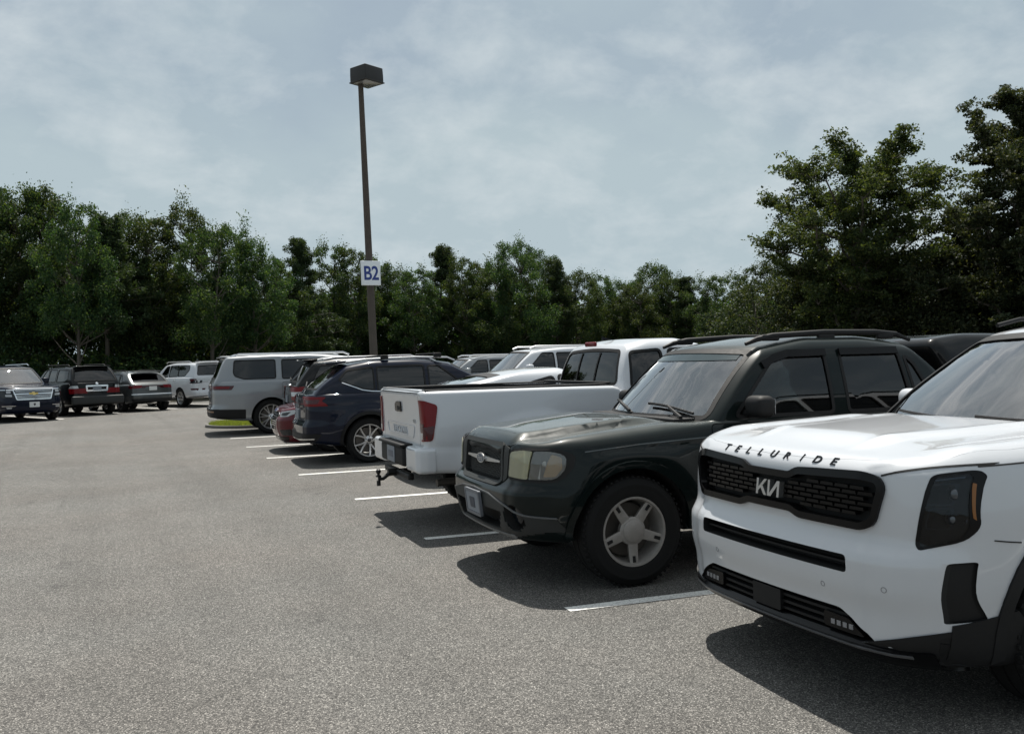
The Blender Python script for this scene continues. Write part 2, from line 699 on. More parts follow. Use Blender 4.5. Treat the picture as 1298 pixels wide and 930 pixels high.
def patch_geo(bvh, shape, axis, side, top, bot, res=.05, along='normal'):
    """solid sheet that follows the surface seen along the axis, from offset bot to offset top"""
    faces = [shape] if isinstance(shape[0][0], (int, float, np.floating)) else shape
    V2, F, B = grid2d(faces, res)
    n = len(V2)
    hits = []
    for (a, b) in V2:
        if axis == 'y':
            o, d = Vector((a, side * 3, b)), Vector((0, -side, 0))
        elif axis == 'x':
            o, d = Vector((-4 if side < 0 else 9, a, b)), Vector((-side, 0, 0))
        else:
            o, d = Vector((a, b, 5)), Vector((0, 0, -1))
        h = bvh.ray_cast(o, d)
        if h[0] is None:
            hits.append(None)
            continue
        nr = h[1].copy()
        if nr.dot(d) > 0:
            nr = -nr
        hits.append((h[0], nr, d))
    good = [h for h in hits if h]
    if not good:
        return np.zeros((0, 3)), []
    for i, h in enumerate(hits):
        if h is None:
            a, b = V2[i]
            m = sum((g[0] for g in good), Vector()) / len(good)
            q = Vector((a, m.y, b)) if axis == 'y' else Vector((m.x, a, b)) if axis == 'x' else Vector((a, b, m.z))
            nn = bvh.find_nearest(q)
            d = good[0][2]
            nr = nn[1]
            if nr.dot(d) > 0:
                nr = -nr
            hits[i] = (nn[0], nr, d)
    T, Bt = [], []
    for p, nr, d in hits:
        nr = nr if along == 'normal' else -d
        T.append(tuple(p + nr * top))
        Bt.append(tuple(p + nr * bot))
    V = T + Bt
    # does the 2D winding face outwards?
    flip = {('y', 1): True, ('y', -1): False, ('x', -1): True, ('x', 1): False, ('z', 1): False}[(axis, side if axis != 'z' else 1)]
    FF = []
    for f in F:
        t = tuple(f)
        b = tuple(i + n for i in f)[::-1]
        FF += [t[::-1], b[::-1]] if flip else [t, b]
    for a, b in B:
        q = (a, a + n, b + n, b)
        FF.append(q[::-1] if flip else q)
    return np.array(V), FF


def patch(name, m, parent, bvh, shape, axis, side, off=.003, thick=.006, res=.05, **k):
    v, f = patch_geo(bvh, shape, axis, side, off, off - thick, res)
    if len(v) == 0:
        return None
    return mk(name, v, f, m, parent, **k)


def patches(name, m, parent, bvh, shapes, axis, side, off=.003, thick=.006, res=.05):
    b = MB()
    for s in shapes:
        v, f = patch_geo(bvh, s, axis, side, off, off - thick, res)
        if len(v):
            b.add(v, f)
    if not b.v:
        return None
    return b.build(name, m, parent)


def text2d(s, size=1.0, sx=1.0, spacing=1.0, bold=0.0):
    """outline of the text as 2D faces, centred on its box"""
    c = bpy.data.curves.new('lettering', 'FONT')
    c.body = s
    c.size = size
    c.space_character = spacing
    c.offset = bold
    o = bpy.data.objects.new('lettering', c)
    COL.objects.link(o)
    dg = bpy.context.evaluated_depsgraph_get()
    me = bpy.data.meshes.new_from_object(o.evaluated_get(dg))
    V = [(v.co.x * sx, v.co.y) for v in me.vertices]
    Fs = [[V[i] for i in p.vertices] for p in me.polygons]
    bpy.data.objects.remove(o)
    bpy.data.curves.remove(c)
    bpy.data.meshes.remove(me)
    xs, ys = [v[0] for v in V], [v[1] for v in V]
    cx, cy = (min(xs) + max(xs)) / 2, (min(ys) + max(ys)) / 2
    return [[(x - cx, y - cy) for x, y in f] for f in Fs], max(xs) - min(xs), max(ys) - min(ys)


def place2d(faces, c, mirror=False, slant=0.0):
    s = -1 if mirror else 1
    return [[(c[0] + s * (x + slant * y), c[1] + y) for x, y in f] for f in faces]


def cut(obj, cutters, black):
    """subtract closed shapes from the object's mesh; cut walls take the last material slot"""
    if not cutters:
        return
    mb = MB()
    for v, f in cutters:
        if len(v):
            vv = np.asarray(v, float).copy()
            vv[:, 0] -= CTX['ox']
            mb.add(vv, f, 0)
    me = bpy.data.meshes.new('cutter')
    me.from_pydata(np.concatenate(mb.v).tolist(), [], mb.f)
    for m in obj.data.materials:
        me.materials.append(m)
    k = list(obj.data.materials).index(black)
    me.polygons.foreach_set('material_index', np.full(len(me.polygons), k, np.int32))
    bm = bmesh.new()
    bm.from_mesh(me)
    bmesh.ops.recalc_face_normals(bm, faces=bm.faces)
    bm.to_mesh(me)
    bm.free()
    co = bpy.data.objects.new('cutter', me)
    COL.objects.link(co)
    co.parent = obj.parent
    md = obj.modifiers.new('cut', 'BOOLEAN')
    md.operation = 'DIFFERENCE'
    md.solver = 'MANIFOLD'
    md.object = co
    bpy.context.view_layer.update()
    dg = bpy.context.evaluated_depsgraph_get()
    nm = bpy.data.meshes.new_from_object(obj.evaluated_get(dg))
    obj.modifiers.clear()
    old = obj.data
    obj.data = nm
    nm.name = old.name
    bpy.data.meshes.remove(old)
    bpy.data.objects.remove(co)
    bpy.data.meshes.remove(me)
    nm.polygons.foreach_set('use_smooth', np.ones(len(nm.polygons), bool))
    nm.set_sharp_from_angle(angle=R_(38))


def prism(poly, axis, a, b):
    n = len(poly)

    def P(u, v, h):
        return (h, u, v) if axis == 'x' else (u, h, v) if axis == 'y' else (u, v, h)
    V = [P(u, v, a) for u, v in poly] + [P(u, v, b) for u, v in poly]
    F = [tuple(range(n)), tuple(range(2 * n - 1, n - 1, -1))]
    F += [(i, i + n, (i + 1) % n + n, (i + 1) % n) for i in range(n)]
    return np.array(V), F


# ------------------------------------------------------------------ wheels
def spoke_geo(a0, a1, r0, r1, w0, w1, y0, y1, th, n=4):
    """one spoke from angle a0 at radius r0 to angle a1 at radius r1"""
    V, F = [], []
    for i in range(n + 1):
        t = i / n
        a = a0 + (a1 - a0) * t
        r = r0 + (r1 - r0) * t
        w = w0 + (w1 - w0) * t
        y = y0 + (y1 - y0) * t * t
        ca, sa = math.cos(a), math.sin(a)
        for (s, hh) in ((-.5, -.004), (-.36, 0), (.36, 0), (.5, -.004), (.42, -th), (-.42, -th)):
            V.append((r * ca - s * w * sa, y + hh, r * sa + s * w * ca))
    for i in range(n):
        for k in range(6):
            F.append((i * 6 + k, i * 6 + (k + 1) % 6, (i + 1) * 6 + (k + 1) % 6, (i + 1) * 6 + k))
    F.append(tuple(range(6))[::-1])
    F.append(tuple(n * 6 + k for k in range(6)))
    return np.array(V), F


def wheel_meshes(R, tw, rr, style, rim_mat, seg=48):
    """outer face towards +y, centred on the axle"""
    h = tw / 2
    ty = MB()
    sw = R - rr
    prof = [(rr - .012, h - .022), (rr + .004, h - .006), (rr + .12 * sw, h + .001), (rr + .35 * sw, h + .007), (rr + .55 * sw, h + .008),
            (rr + .57 * sw, h + .0095), (rr + .62 * sw, h + .0095), (rr + .64 * sw, h + .007),
            (rr + .80 * sw, h - .001), (R - .016, h - .012), (R - .004, h - .030), (R, h - .05)]
    for g in (-.5, 0, .5):
        yy = -g * tw * .62
        prof += [(R, yy + .007), (R - .009, yy + .005), (R - .009, yy - .005), (R, yy - .007)]
    prof += [(R, -h + .05), (R - .006, -h + .028), (R - .02, -h + .01), (rr + .5 * sw, -h), (rr - .012, -h + .022)]
    ty.lathe(prof, seg)
    # shoulder blocks
    for k in range(56):
        a = 2 * math.pi * k / 56
        m = Matrix.Rotation(-a, 4, 'Y')
        v, f = rbox((.014, .034, R * .052), .003)
        v = v + np.array((R - .004, h - .028, 0))
        v = v @ np.array(m.to_3x3()).T
        ty.add(v, f)
    rim = MB()
    rim.lathe([(rr - .014, h - .03), (rr + .006, h - .008), (rr + .003, h - .002), (rr - .010, h - .004), (rr - .016, h - .016),
               (rr - .022, h - .05), (rr - .04, -h + .03), (rr - .012, -h + .02)], seg)
    sp = style
    yc = h - .035 - sp.get('dish', .03)
    yo = h - .014
    n = sp['n']
    for k in range(n):
        a = 2 * math.pi * k / n + sp.get('rot', math.pi / 2)
        for (d0, d1) in sp.get('pair', [(0, 0)]):
            v, f = spoke_geo(a + d0, a + d1, sp.get('r0', .06), rr - .008, sp['w0'], sp['w1'], yc + .01, yo, .035)
            rim.add(v, f)
    hr = sp.get('hub', .075)
    rim.lathe([(0, yc - .03), (hr, yc - .03), (hr, yc + .006), (hr - .012, yc + .014), (0, yc + .014)], 28)
    back = MB()
    back.lathe([(0, h - .13), (rr * .78, h - .13), (rr * .80, h - .135), (rr * .80, h - .15), (0, h - .15)], 36)
    cap = MB()
    cr = sp.get('cap', .034)
    cap.lathe([(0, yc + .015), (cr, yc + .015), (cr, yc + .02), (cr - .008, yc + .026), (0, yc + .028)], 24)
    if sp.get('lugs', True):
        for k in range(5):
            a = 2 * math.pi * k / 5
            v, f = lathe_geo([(0, yc + .016), (.010, yc + .016), (.010, yc + .004), (0, yc + .004)], 8)
            cap.add(v + np.array((.054 * math.cos(a), 0, .054 * math.sin(a))), f)
    slots = None
    if sp.get('slots'):
        slots = MB()
        for k in range(n):
            a = 2 * math.pi * k / n + sp.get('rot', math.pi / 2)
            v, f = spoke_geo(a, a, rr * .72, rr * .9, .022, .026, yo - .004, yo + .0015, .01, 2)
            slots.add(v, f)
    keep = CTX['ox']
    CTX['ox'] = 0
    L = [ty.build('tyre', RUBBER), rim.build('rim', rim_mat), back.build('brake_disc', STEEL), cap.build('hub_cap', sp.get('capmat', ALLOYDARK))]
    if slots:
        L.append(slots.build('spoke_slots', BLACK))
    CTX['ox'] = keep
    return L


def put_wheels(root, spots, R, tw, rr, style, rim_mat, L, steer=0.0):
    proto = wheel_meshes(R, tw, rr, style, rim_mat)
    first = True
    for (x, y, s) in spots:
        w = empty('wheel', (x - L / 2, y * s, R), (0 if s > 0 else math.pi) + (steer if x < L / 2 else 0), root)
        w.rotation_euler[1] = random.uniform(0, 6.28) if not first else style.get('spin', 0.0)
        w.rotation_mode = 'YXZ' if False else 'XYZ'
        for p in proto:
            c = p if first else p.copy()
            if not first:
                COL.objects.link(c)
            c.parent = w
        first = False


FIVE = dict(n=5, w0=.075, w1=.062, r0=.07, hub=.098, cap=.078, dish=.006, capmat=ALLOYDULL, lugs=False, slots=True, rot=-math.pi / 2)
VFIVE = dict(n=5, pair=[(-.10, -.30), (.10, .30)], w0=.030, w1=.026, r0=.05, hub=.07, cap=.03, dish=.03)
MULTI = dict(n=7, pair=[(-.06, -.17), (.06, .17)], w0=.026, w1=.022, r0=.05, hub=.07, cap=.03, dish=.02)
SIX = dict(n=6, w0=.06, w1=.075, r0=.06, hub=.09, cap=.05, dish=.02)
TEN = dict(n=10, w0=.035, w1=.028, r0=.06, hub=.08, cap=.034, dish=.03)


# ------------------------------------------------------------------ cars
def car_root(name, label, cat, L, nose, heading, group=None, nose_first=True):
    """an Empty on the ground under the middle of the car; local -x is the front"""
    d = Vector((math.cos(heading), math.sin(heading), 0))   # direction the front points to
    c = Vector((nose[0], nose[1], 0))
    c = c - d * (L / 2) if nose_first else c + d * (L / 2)
    r = empty(name, c, math.atan2(-d.y, -d.x))
    tag(r, label, cat, group)
    CTX['ox'] = L / 2
    return r


def body_hull(root, S, pm):
    sec, F, Rr = pc(S['sec']), pc(S['F']), pc(S['R'])
    W, L = S['W'], S['L']
    bf, br = S.get('bowf', .07), S.get('bowr', .05)
    bump = S.get('bump')

    def warp(x, y, z):
        if bump is not None:
            z = z + bump(x, y, z)
        yy = y * sec(z)
        if S.get('side'):
            yy = yy + np.sign(y) * S['side'](x, z) * smooth(.6 * W, .8 * W, np.abs(y))
        ff = np.clip(1 - x / S.get('fadef', 1.0), 0, 1) ** 1.6
        fr = np.clip(1 - (L - x) / S.get('fader', .9), 0, 1) ** 1.6
        xx = x + (F(z) + bf * (y / W) ** 2) * ff - (Rr(z) + br * (y / W) ** 2) * fr
        return xx, yy, z
    v, f = hull(0, L, pc(S['w']), pc(S['zb']), pc(S['zt']), S.get('rad', (.04, .04, .07, .06, .05)), S.get('n', (70, 20, 18)), warp)
    o = mk('body', v, f, [pm, DARK], root)
    return o, BVHTree.FromPolygons([tuple(p) for p in v], f), (v, f)


def cabin_hull(root, S, pm, interior):
    c = S['cab']
    xF, xR, tum = pc(c['xF']), pc(c['xR']), pc(c['tum'])
    x0, x1 = c['x']
    zb = c['zb']

    def warp_in(inset_):
        def warp(x, y, z):
            u = (x - x0) / (x1 - x0)
            Wb = w(x)
            yy = y * tum(z)
            fr = np.clip(1 - u * 2.2, 0, 1)
            re = np.clip(1 - (1 - u) * 2.2, 0, 1)
            xx = xF(z) + u * (xR(z) - xF(z)) + c.get('bowf', .12) * (y / Wb) ** 2 * fr - c.get('bowr', .04) * (y / Wb) ** 2 * re
            return xx, yy, z
        return warp
    w = pc([(x0 + (x1 - x0) * a, b) for a, b in c['w']])
    zt = pc([(x0 + (x1 - x0) * a, b) for a, b in c['zt']])
    rad = c.get('rad', (.05, .05, .13, .09, .01))
    n = c.get('n', (36, 16, 12))
    crown = c.get('crown', .025)

    def ztc(t):
        return lambda x: zt(x) - t
    wp = warp_in(0)

    def wp2(x, y, z):
        z2 = z + crown * (1 - (y / w(x)) ** 2) * smooth(zb + .3, zb + .5, z)
        a, b, cc = wp(x, y, z)
        return a, b, z2
    v, f = hull(x0, x1, w, const(zb), zt, rad, n, wp2)
    t = .045
    wi = lambda x: w(x) - t
    vi, fi = hull(x0 + .04, x1 - .04, wi, const(zb + t), ztc(t), (.03, .03, .10, .07, .01), (18, 8, 6), wp2, seg=1)
    allv = np.concatenate([v, vi])
    allf = list(f) + [tuple(i + len(v) for i in q[::-1]) for q in fi]
    fm = [0] * len(f) + [1] * len(fi)
    o = mk('cabin', allv, allf, [pm, interior, DARK], root, fm=fm)
    return o, BVHTree.FromPolygons([tuple(p) for p in v], f), dict(w=w, tum=tum, xF=xF, xR=xR)


def half_w(c, z, front):
    """half width of the cabin at height z at its front or rear face"""
    x0, x1 = c['x']
    return c['w'][0][1] * float(pc(c['tum'])(z)) if front else c['w'][-1][1] * float(pc(c['tum'])(z))


def screen_poly(c, zlo, zhi, pw, front, r=.05):
    a, b = half_w(c, zlo, front) - pw, half_w(c, zhi, front) - pw
    n = 6
    bot = [(-a + 2 * a * k / n, zlo) for k in range(n + 1)]
    top = [(b - 2 * b * k / n, zhi + .02 * (1 - (1 - 2 * k / n) ** 2)) for k in range(n + 1)]
    return rpoly([bot[0], bot[-1]] + [top[0]] + top[1:-1] + [top[-1]], [r, r, r] + [0] * (n - 1) + [r])


def seat(root, x, y, z, m, h=.62, w=.50):
    b = MB()
    b.box((x, y, z + .10), (.50, w, .22), .07)
    b.box((x + .27, y, z + h * .48), (.16, w * .96, h), .07, rot=Matrix.Rotation(R_(12), 3, 'Y'))
    b.box((x + .35, y, z + h + .03), (.10, w * .52, .17), .05, rot=Matrix.Rotation(R_(8), 3, 'Y'))
    return b.build('seat', m, root)


def mirror(root, x, y, z, s, m, size=(.16, .24, .19)):
    b = MB()
    b.box((x, (abs(y) + .13) * s, z), size, .05)
    b.tube([(x - .01, abs(y) * s - .05 * s, z - .06), (x, (abs(y) + .06) * s, z - .05)], .03)
    o = b.build('mirror', m, root)
    g = MB().box((x + size[0] / 2 - .001, (abs(y) + .13) * s, z), (.006, size[1] * .75, size[2] * .7), .002).build('mirror_glass', mat('mirror_glass', (.25, .26, .27), .05, .9), o)
    return o


def plate(root, bvh, c, side, m, w=.305, h=.155, off=.02, detail=None, name='licence_plate'):
    p = rpoly([(c[0] - w / 2, c[1] - h / 2), (c[0] + w / 2, c[1] - h / 2), (c[0] + w / 2, c[1] + h / 2), (c[0] - w / 2, c[1] + h / 2)], .015, 2)
    return patch(name, m, root, bvh, p, 'x', side, off, .02, .2)


def build_car(root, S, pm, interior=INTDARK):
    """body, cabin, glass, doors, wheels from a table of measures"""
    L, W = S['L'], S['W']
    body, bb, raw = body_hull(root, S, pm)
    K = dict(body=body, bb=bb, root=root, S=S)
    cuts = []
    for (x, z, ra) in S['arch']:
        for s in (-1, 1):
            p = circle((x, z), ra, 40)
            cuts.append(prism(p, 'y', s * (W - S.get('archdepth', .34)), s * (W + .3)))
    cuts += S.get('cuts', [])
    for spec in S.get('shells', []):
        cuts.append(patch_geo(bb, spec[0], spec[1], spec[2], .05, -spec[3], spec[4] if len(spec) > 4 else .06, along='axis'))
    panels = []
    gap = S.get('gap', .006)
    for pn in S.get('panels', []):
        nm, poly, ax, side = pn[:4]
        gp = pn[4] if len(pn) > 4 else gap
        cuts.append(patch_geo(bb, poly, ax, side, .04, -.018, .05, along='axis'))
        panels.append((nm, inset(poly, gp), ax, side))
    cut(body, cuts, DARK)
    K['panels'] = []
    for nm, poly, ax, side in panels:
        K['panels'].append(patch(nm, pm, root, bb, poly, ax, side, 0.0, .012, .035))
    if 'cab' in S:
        c = S['cab']
        cab, cb, info = cabin_hull(root, S, c.get('paint', pm), interior)
        K['cab'], K['cb'] = cab, cb
        cc = []
        for w_ in S.get('win', []):
            cc.append(prism(w_[0], 'y', -2, 2))
        ws = screen_poly(c, *c['ws'], True) if c.get('ws') else None
        rw = screen_poly(c, *c['rw'], False) if c.get('rw') else None
        if ws:
            cc.append(prism(ws, 'x', c['x'][0] - 1, float(info['xF'](c['ws'][1])) + .32))
        if rw:
            cc.append(prism(rw, 'x', float(info['xR'](c['rw'][1])) - .26, c['x'][1] + 1))
        cut(cab, cc, DARK)
        for w_ in S.get('win', []):
            for s in (-1, 1):
                patch('side_window', w_[1], root, cb, inset(w_[0], -.006), 'y', s, -.008, .006, .1)
                if S.get('trim', True):
                    patches('window_trim', S.get('trimmat', BLACK), root, cb, ring(inset(w_[0], -.022), .026), 'y', s, .004, .008, .12)
        if ws:
            patch('windshield', c.get('wsmat', WINDSHIELD), root, cb, inset(ws, -.01), 'x', -1, -.006, .006, .08)
            patches('windshield_seal', BLACK, root, cb, ring(inset(ws, -.02), .034), 'x', -1, .003, .006, .09)
        if rw:
            patch('rear_window', c.get('rwmat', TINTED), root, cb, inset(rw, -.01), 'x', 1, -.006, .006, .08)
            patches('rear_window_seal', BLACK, root, cb, ring(inset(rw, -.02), .03), 'x', 1, .003, .006, .09)
    tr = S.get('flare')
    if tr:
        fl = []
        for (x, z, ra) in S['arch']:
            n = 26
            a0, a1 = R_(S.get('flare_a', -20)), R_(180 - S.get('flare_a', -20))
            wd = tr[0]
            pts = [(a0 + (a1 - a0) * k / n) for k in range(n + 1)]
            fl.append([[(x + (ra - .004) * math.cos(a), z + (ra - .004) * math.sin(a)), (x + (ra - .004) * math.cos(b), z + (ra - .004) * math.sin(b)),
                        (x + (ra + wd) * math.cos(b), z + (ra + wd) * math.sin(b)), (x + (ra + wd) * math.cos(a), z + (ra + wd) * math.sin(a))] for a, b in zip(pts, pts[1:])])
        for shp in fl:
            for s in (-1, 1):
                v, f = patch_geo(bb, shp, 'y', s, tr[2], tr[2] - .05, .06)
                mk('fender_trim', v, f, tr[1], root)
    wh = S['wheel']
    spots = []
    for (x, z, ra) in S['arch']:
        for s in S.get('first_side', (-1, 1)):
            spots.append((x, W - wh.get('in', .03) - wh['tw'] / 2, s))
    put_wheels(root, spots, wh['R'], wh['tw'], wh['rr'], wh['style'], wh['mat'], L, wh.get('steer', 0.0))
    return K


def dome(name, root, bb, side, y, z, r, depth, m, squash=.6):
    """small bulging lens on the surface at (y, z), sunk by depth"""
    hh = bb.ray_cast(Vector((-4 if side < 0 else 9, y, z)), Vector((-side, 0, 0)))
    x = hh[0].x - side * depth
    prof = [(r, 0)] + [(r * math.cos(a), r * squash * math.sin(a)) for a in np.linspace(.15, math.pi / 2, 6)] + [(0, r * squash)]
    v, f = lathe_geo([(p, q * side) for p, q in prof], 18, 'x')
    return mk(name, v + np.array((x, y, z)), f, m, root)


def rails(root, pts, m, rad=.018, feet=True, name='roof_rail'):
    for s in (-1, 1):
        b = MB()
        P = [(x, y * s, z) for x, y, z in pts]
        b.tube(P, rad, 8)
        b.build(name, m, root)


def handles(K, spots, m, size=(.17, .028, .034)):
    for (x, z, s) in spots:
        h = K['bb'].ray_cast(Vector((x, s * 3, z)), Vector((0, -s, 0)))
        if h[0] is None:
            continue
        y = h[0].y
        b = MB()
        b.box((x, y + s * .022, z), size, .012)
        b.box((x - size[0] * .38, y + s * .008, z), (.03, .03, .022), .006)
        b.box((x + size[0] * .38, y + s * .008, z), (.03, .03, .022), .006)
        b.build('door_handle', m, K['root'])


# ================================================================== SETTING
def asphalt_mat():
    m, nt, b = new_mat('asphalt')
    L = nt.links
    t = nt.nodes.new('ShaderNodeTexCoord')

    def noise(sc, det, ro=.6):
        n = nt.nodes.new('ShaderNodeTexNoise')
        n.inputs['Scale'].default_value = sc
        n.inputs['Detail'].default_value = det
        n.inputs['Roughness'].default_value = ro
        L.new(t.outputs['Object'], n.inputs['Vector'])
        return n

    def vor(sc):
        n = nt.nodes.new('ShaderNodeTexVoronoi')
        n.inputs['Scale'].default_value = sc
        L.new(t.outputs['Object'], n.inputs['Vector'])
        return n

    def ramp(src, pts):
        r = nt.nodes.new('ShaderNodeValToRGB')
        e = r.color_ramp.elements
        e[0].position, e[0].color = pts[0][0], (*[pts[0][1]] * 3, 1)
        e[1].position, e[1].color = pts[-1][0], (*[pts[-1][1]] * 3, 1)
        for p, c in pts[1:-1]:
            q = e.new(p)
            q.color = (*[c] * 3, 1)
        L.new(src, r.inputs[0])
        return r

    def mul(a, bb_, kind='MULTIPLY', f=1.0):
        x = nt.nodes.new('ShaderNodeMix')
        x.data_type = 'RGBA'
        x.blend_type = kind
        x.inputs['Factor'].default_value = f
        L.new(a, x.inputs['A'])
        L.new(bb_, x.inputs['B'])
        return x.outputs['Result']
    # chips of stone of many greys and browns, 8-20 mm across
    v1 = vor(165)
    sepc = nt.nodes.new('ShaderNodeSeparateColor')
    L.new(v1.outputs['Color'], sepc.inputs[0])
    chips = nt.nodes.new('ShaderNodeValToRGB')
    ce = chips.color_ramp.elements
    ce[0].position, ce[0].color = 0.0, (.041, .040, .038, 1)
    ce[1].position, ce[1].color = 1.0, (.40, .385, .365, 1)
    for p, c in ((.3, (.088, .085, .081, 1)), (.62, (.137, .132, .126, 1)), (.84, (.195, .187, .177, 1)), (.95, (.31, .296, .28, 1))):
        q = ce.new(p)
        q.color = c
    L.new(sepc.outputs[0], chips.inputs[0])
    v2 = vor(360)
    s2 = nt.nodes.new('ShaderNodeSeparateColor')
    L.new(v2.outputs['Color'], s2.inputs[0])
    fine = ramp(s2.outputs[1], [(0, .62), (1, 1.35)])
    edge = ramp(v1.outputs['Distance'], [(.0, 1.12), (.5, 1.0), (.85, .45)])
    col = mul(chips.outputs[0], fine.outputs[0])
    col = mul(col, edge.outputs[0])
    # worn and stained patches, metres across
    big = ramp(noise(.16, 6, .62).outputs['Fac'], [(.3, .80), (.5, 1.0), (.72, 1.12)])
    col = mul(col, big.outputs[0])
    mid = ramp(noise(1.1, 5, .6).outputs['Fac'], [(.3, .86), (.55, 1.0), (.75, 1.08)])
    col = mul(col, mid.outputs[0])
    # warm and cool tint drifting slowly
    tint = nt.nodes.new('ShaderNodeValToRGB')
    tint.color_ramp.elements[0].position, tint.color_ramp.elements[0].color = .35, (.985, 1.0, .985, 1)
    tint.color_ramp.elements[1].position, tint.color_ramp.elements[1].color = .65, (1.0, .972, .935, 1)
    L.new(noise(.35, 3).outputs['Fac'], tint.inputs[0])
    col = mul(col, tint.outputs[0])
    # oil drips and darker scuffs, a hand's breadth to a metre
    st = nt.nodes.new('ShaderNodeValToRGB')
    st.color_ramp.elements[0].position, st.color_ramp.elements[0].color = .27, (.62, .62, .63, 1)
    st.color_ramp.elements[1].position, st.color_ramp.elements[1].color = .36, (1, 1, 1, 1)
    L.new(noise(2.3, 4, .55).outputs['Fac'], st.inputs[0])
    col = mul(col, st.outputs[0], f=.8)
    # long faint tyre tracks along the aisle
    mp = nt.nodes.new('ShaderNodeMapping')
    mp.inputs['Scale'].default_value = (1.5, .05, 1)
    L.new(t.outputs['Object'], mp.inputs['Vector'])
    tn = nt.nodes.new('ShaderNodeTexNoise')
    tn.inputs['Scale'].default_value = 1.0
    tn.inputs['Detail'].default_value = 4
    L.new(mp.outputs[0], tn.inputs['Vector'])
    tr_ = ramp(tn.outputs['Fac'], [(.35, .90), (.5, 1.0), (.65, 1.04)])
    col = mul(col, tr_.outputs[0])
    # a few hairline cracks wandering across the lot, mostly filled with dust
    wob = nt.nodes.new('ShaderNodeTexNoise')
    wob.inputs['Scale'].default_value = 1.4
    wob.inputs['Detail'].default_value = 6
    L.new(t.outputs['Object'], wob.inputs['Vector'])
    wa = nt.nodes.new('ShaderNodeMix')
    wa.data_type = 'VECTOR'
    wa.inputs['Factor'].default_value = .10
    L.new(t.outputs['Object'], wa.inputs['A'])
    L.new(wob.outputs['Color'], wa.inputs['B'])
    ck = nt.nodes.new('ShaderNodeTexVoronoi')
    ck.feature = 'DISTANCE_TO_EDGE'
    ck.inputs['Scale'].default_value = .17
    L.new(wa.outputs['Result'], ck.inputs['Vector'])
    cl = ramp(ck.outputs['Distance'], [(0, .80), (.0010, .86), (.0022, 1.0)])
    cm = ramp(noise(.30, 2).outputs['Fac'], [(.50, 0), (.60, 1)])
    cx = nt.nodes.new('ShaderNodeMix')
    cx.data_type = 'RGBA'
    L.new(cm.outputs[0], cx.inputs['Factor'])
    cx.inputs['A'].default_value = (1, 1, 1, 1)
    L.new(cl.outputs[0], cx.inputs['B'])
    col = mul(col, cx.outputs['Result'])
    L.new(col, b.inputs['Base Color'])
    b.inputs['Roughness'].default_value = .82
    b.inputs['Specular IOR Level'].default_value = .35
    bp = nt.nodes.new('ShaderNodeBump')
    bp.inputs['Strength'].default_value = .55
    bp.inputs['Distance'].default_value = .006
    hgt = mul(edge.outputs[0], fine.outputs[0])
    L.new(hgt, bp.inputs['Height'])
    L.new(bp.outputs[0], b.inputs['Normal'])
    return m


def sheet(name, x0, x1, y0, y1, z, m, nx=1, ny=1):
    V = [(x0 + (x1 - x0) * i / nx, y0 + (y1 - y0) * j / ny, z) for i in range(nx + 1) for j in range(ny + 1)]
    F = [(i * (ny + 1) + j, (i + 1) * (ny + 1) + j, (i + 1) * (ny + 1) + j + 1, i * (ny + 1) + j + 1) for i in range(nx) for j in range(ny)]
    return mk(name, V, F, m, off=0)


FLOOR = mat('forest_floor', (.055, .048, .028), .95, noise=.5, nscale=.8)
tag(sheet('ground', -600, 600, -300, 900, -.03, FLOOR), kind='structure')
ASPH = asphalt_mat()
tag(mk('parking_lot', [(-30, -40, 0), (34, -40, 0), (34, 36, 0), (30, 44, 0), (12, 47.5, 0), (-30, 47.5, 0)], [(0, 1, 2, 3, 4, 5)], ASPH, off=0), kind='structure')

# painted stall lines, worn thin in places
def line_mat():
    m, nt, b = new_mat('line_paint')
    t = nt.nodes.new('ShaderNodeTexCoord')
    n = nt.nodes.new('ShaderNodeTexNoise')
    n.inputs['Scale'].default_value = 70
    n.inputs['Detail'].default_value = 6
    n.inputs['Roughness'].default_value = .75
    nt.links.new(t.outputs['Object'], n.inputs['Vector'])
    r = nt.nodes.new('ShaderNodeValToRGB')
    r.color_ramp.elements[0].position, r.color_ramp.elements[0].color = .36, (.20, .19, .18, 1)
    r.color_ramp.elements[1].position, r.color_ramp.elements[1].color = .50, (.74, .74, .71, 1)
    nt.links.new(n.outputs['Fac'], r.inputs[0])
    nt.links.new(r.outputs[0], b.inputs['Base Color'])
    b.inputs['Roughness'].default_value = .7
    return m


LINE = line_mat()


def stall_line(x, y, ang, length, wd=.105):
    d = Vector((math.cos(ang), math.sin(ang), 0))
    n = Vector((-d.y, d.x, 0)) * wd / 2
    V, F = [], []
    for i in range(13):
        p = Vector((x, y, .004)) + d * (length * i / 12)
        w = 1 + random.uniform(-.06, .06)
        V += [tuple(p + n * w), tuple(p - n * w)]
    for i in range(12):
        F.append((2 * i, 2 * i + 1, 2 * i + 3, 2 * i + 2))
    o = mk('stall_line', V, F, LINE, off=0)
    return tag(o, kind='structure')


random.seed(3)
for (x, y) in ((2.66, 5.21), (2.64, 7.93), (2.72, 10.69), (2.63, 13.57), (2.64, 16.39), (2.66, 18.93), (2.68, 21.48), (2.66, 2.45), (2.66, -.3)):
    stall_line(x, y, R_(-5.0), 5.3)
for k in range(12):
    stall_line(8.2, 2.0 + 2.74 * k if not 24 < 2.0 + 2.74 * k < 27 else 27.6, R_(-4), 5.2)
A2 = math.atan2(.92, -.39)
for (x, y) in ((-3.6, 33.3), (-1.05, 34.75), (.75, 37.9), (2.9, 39.3), (5.3, 40.5)):
    stall_line(x, y, A2, 5.2)


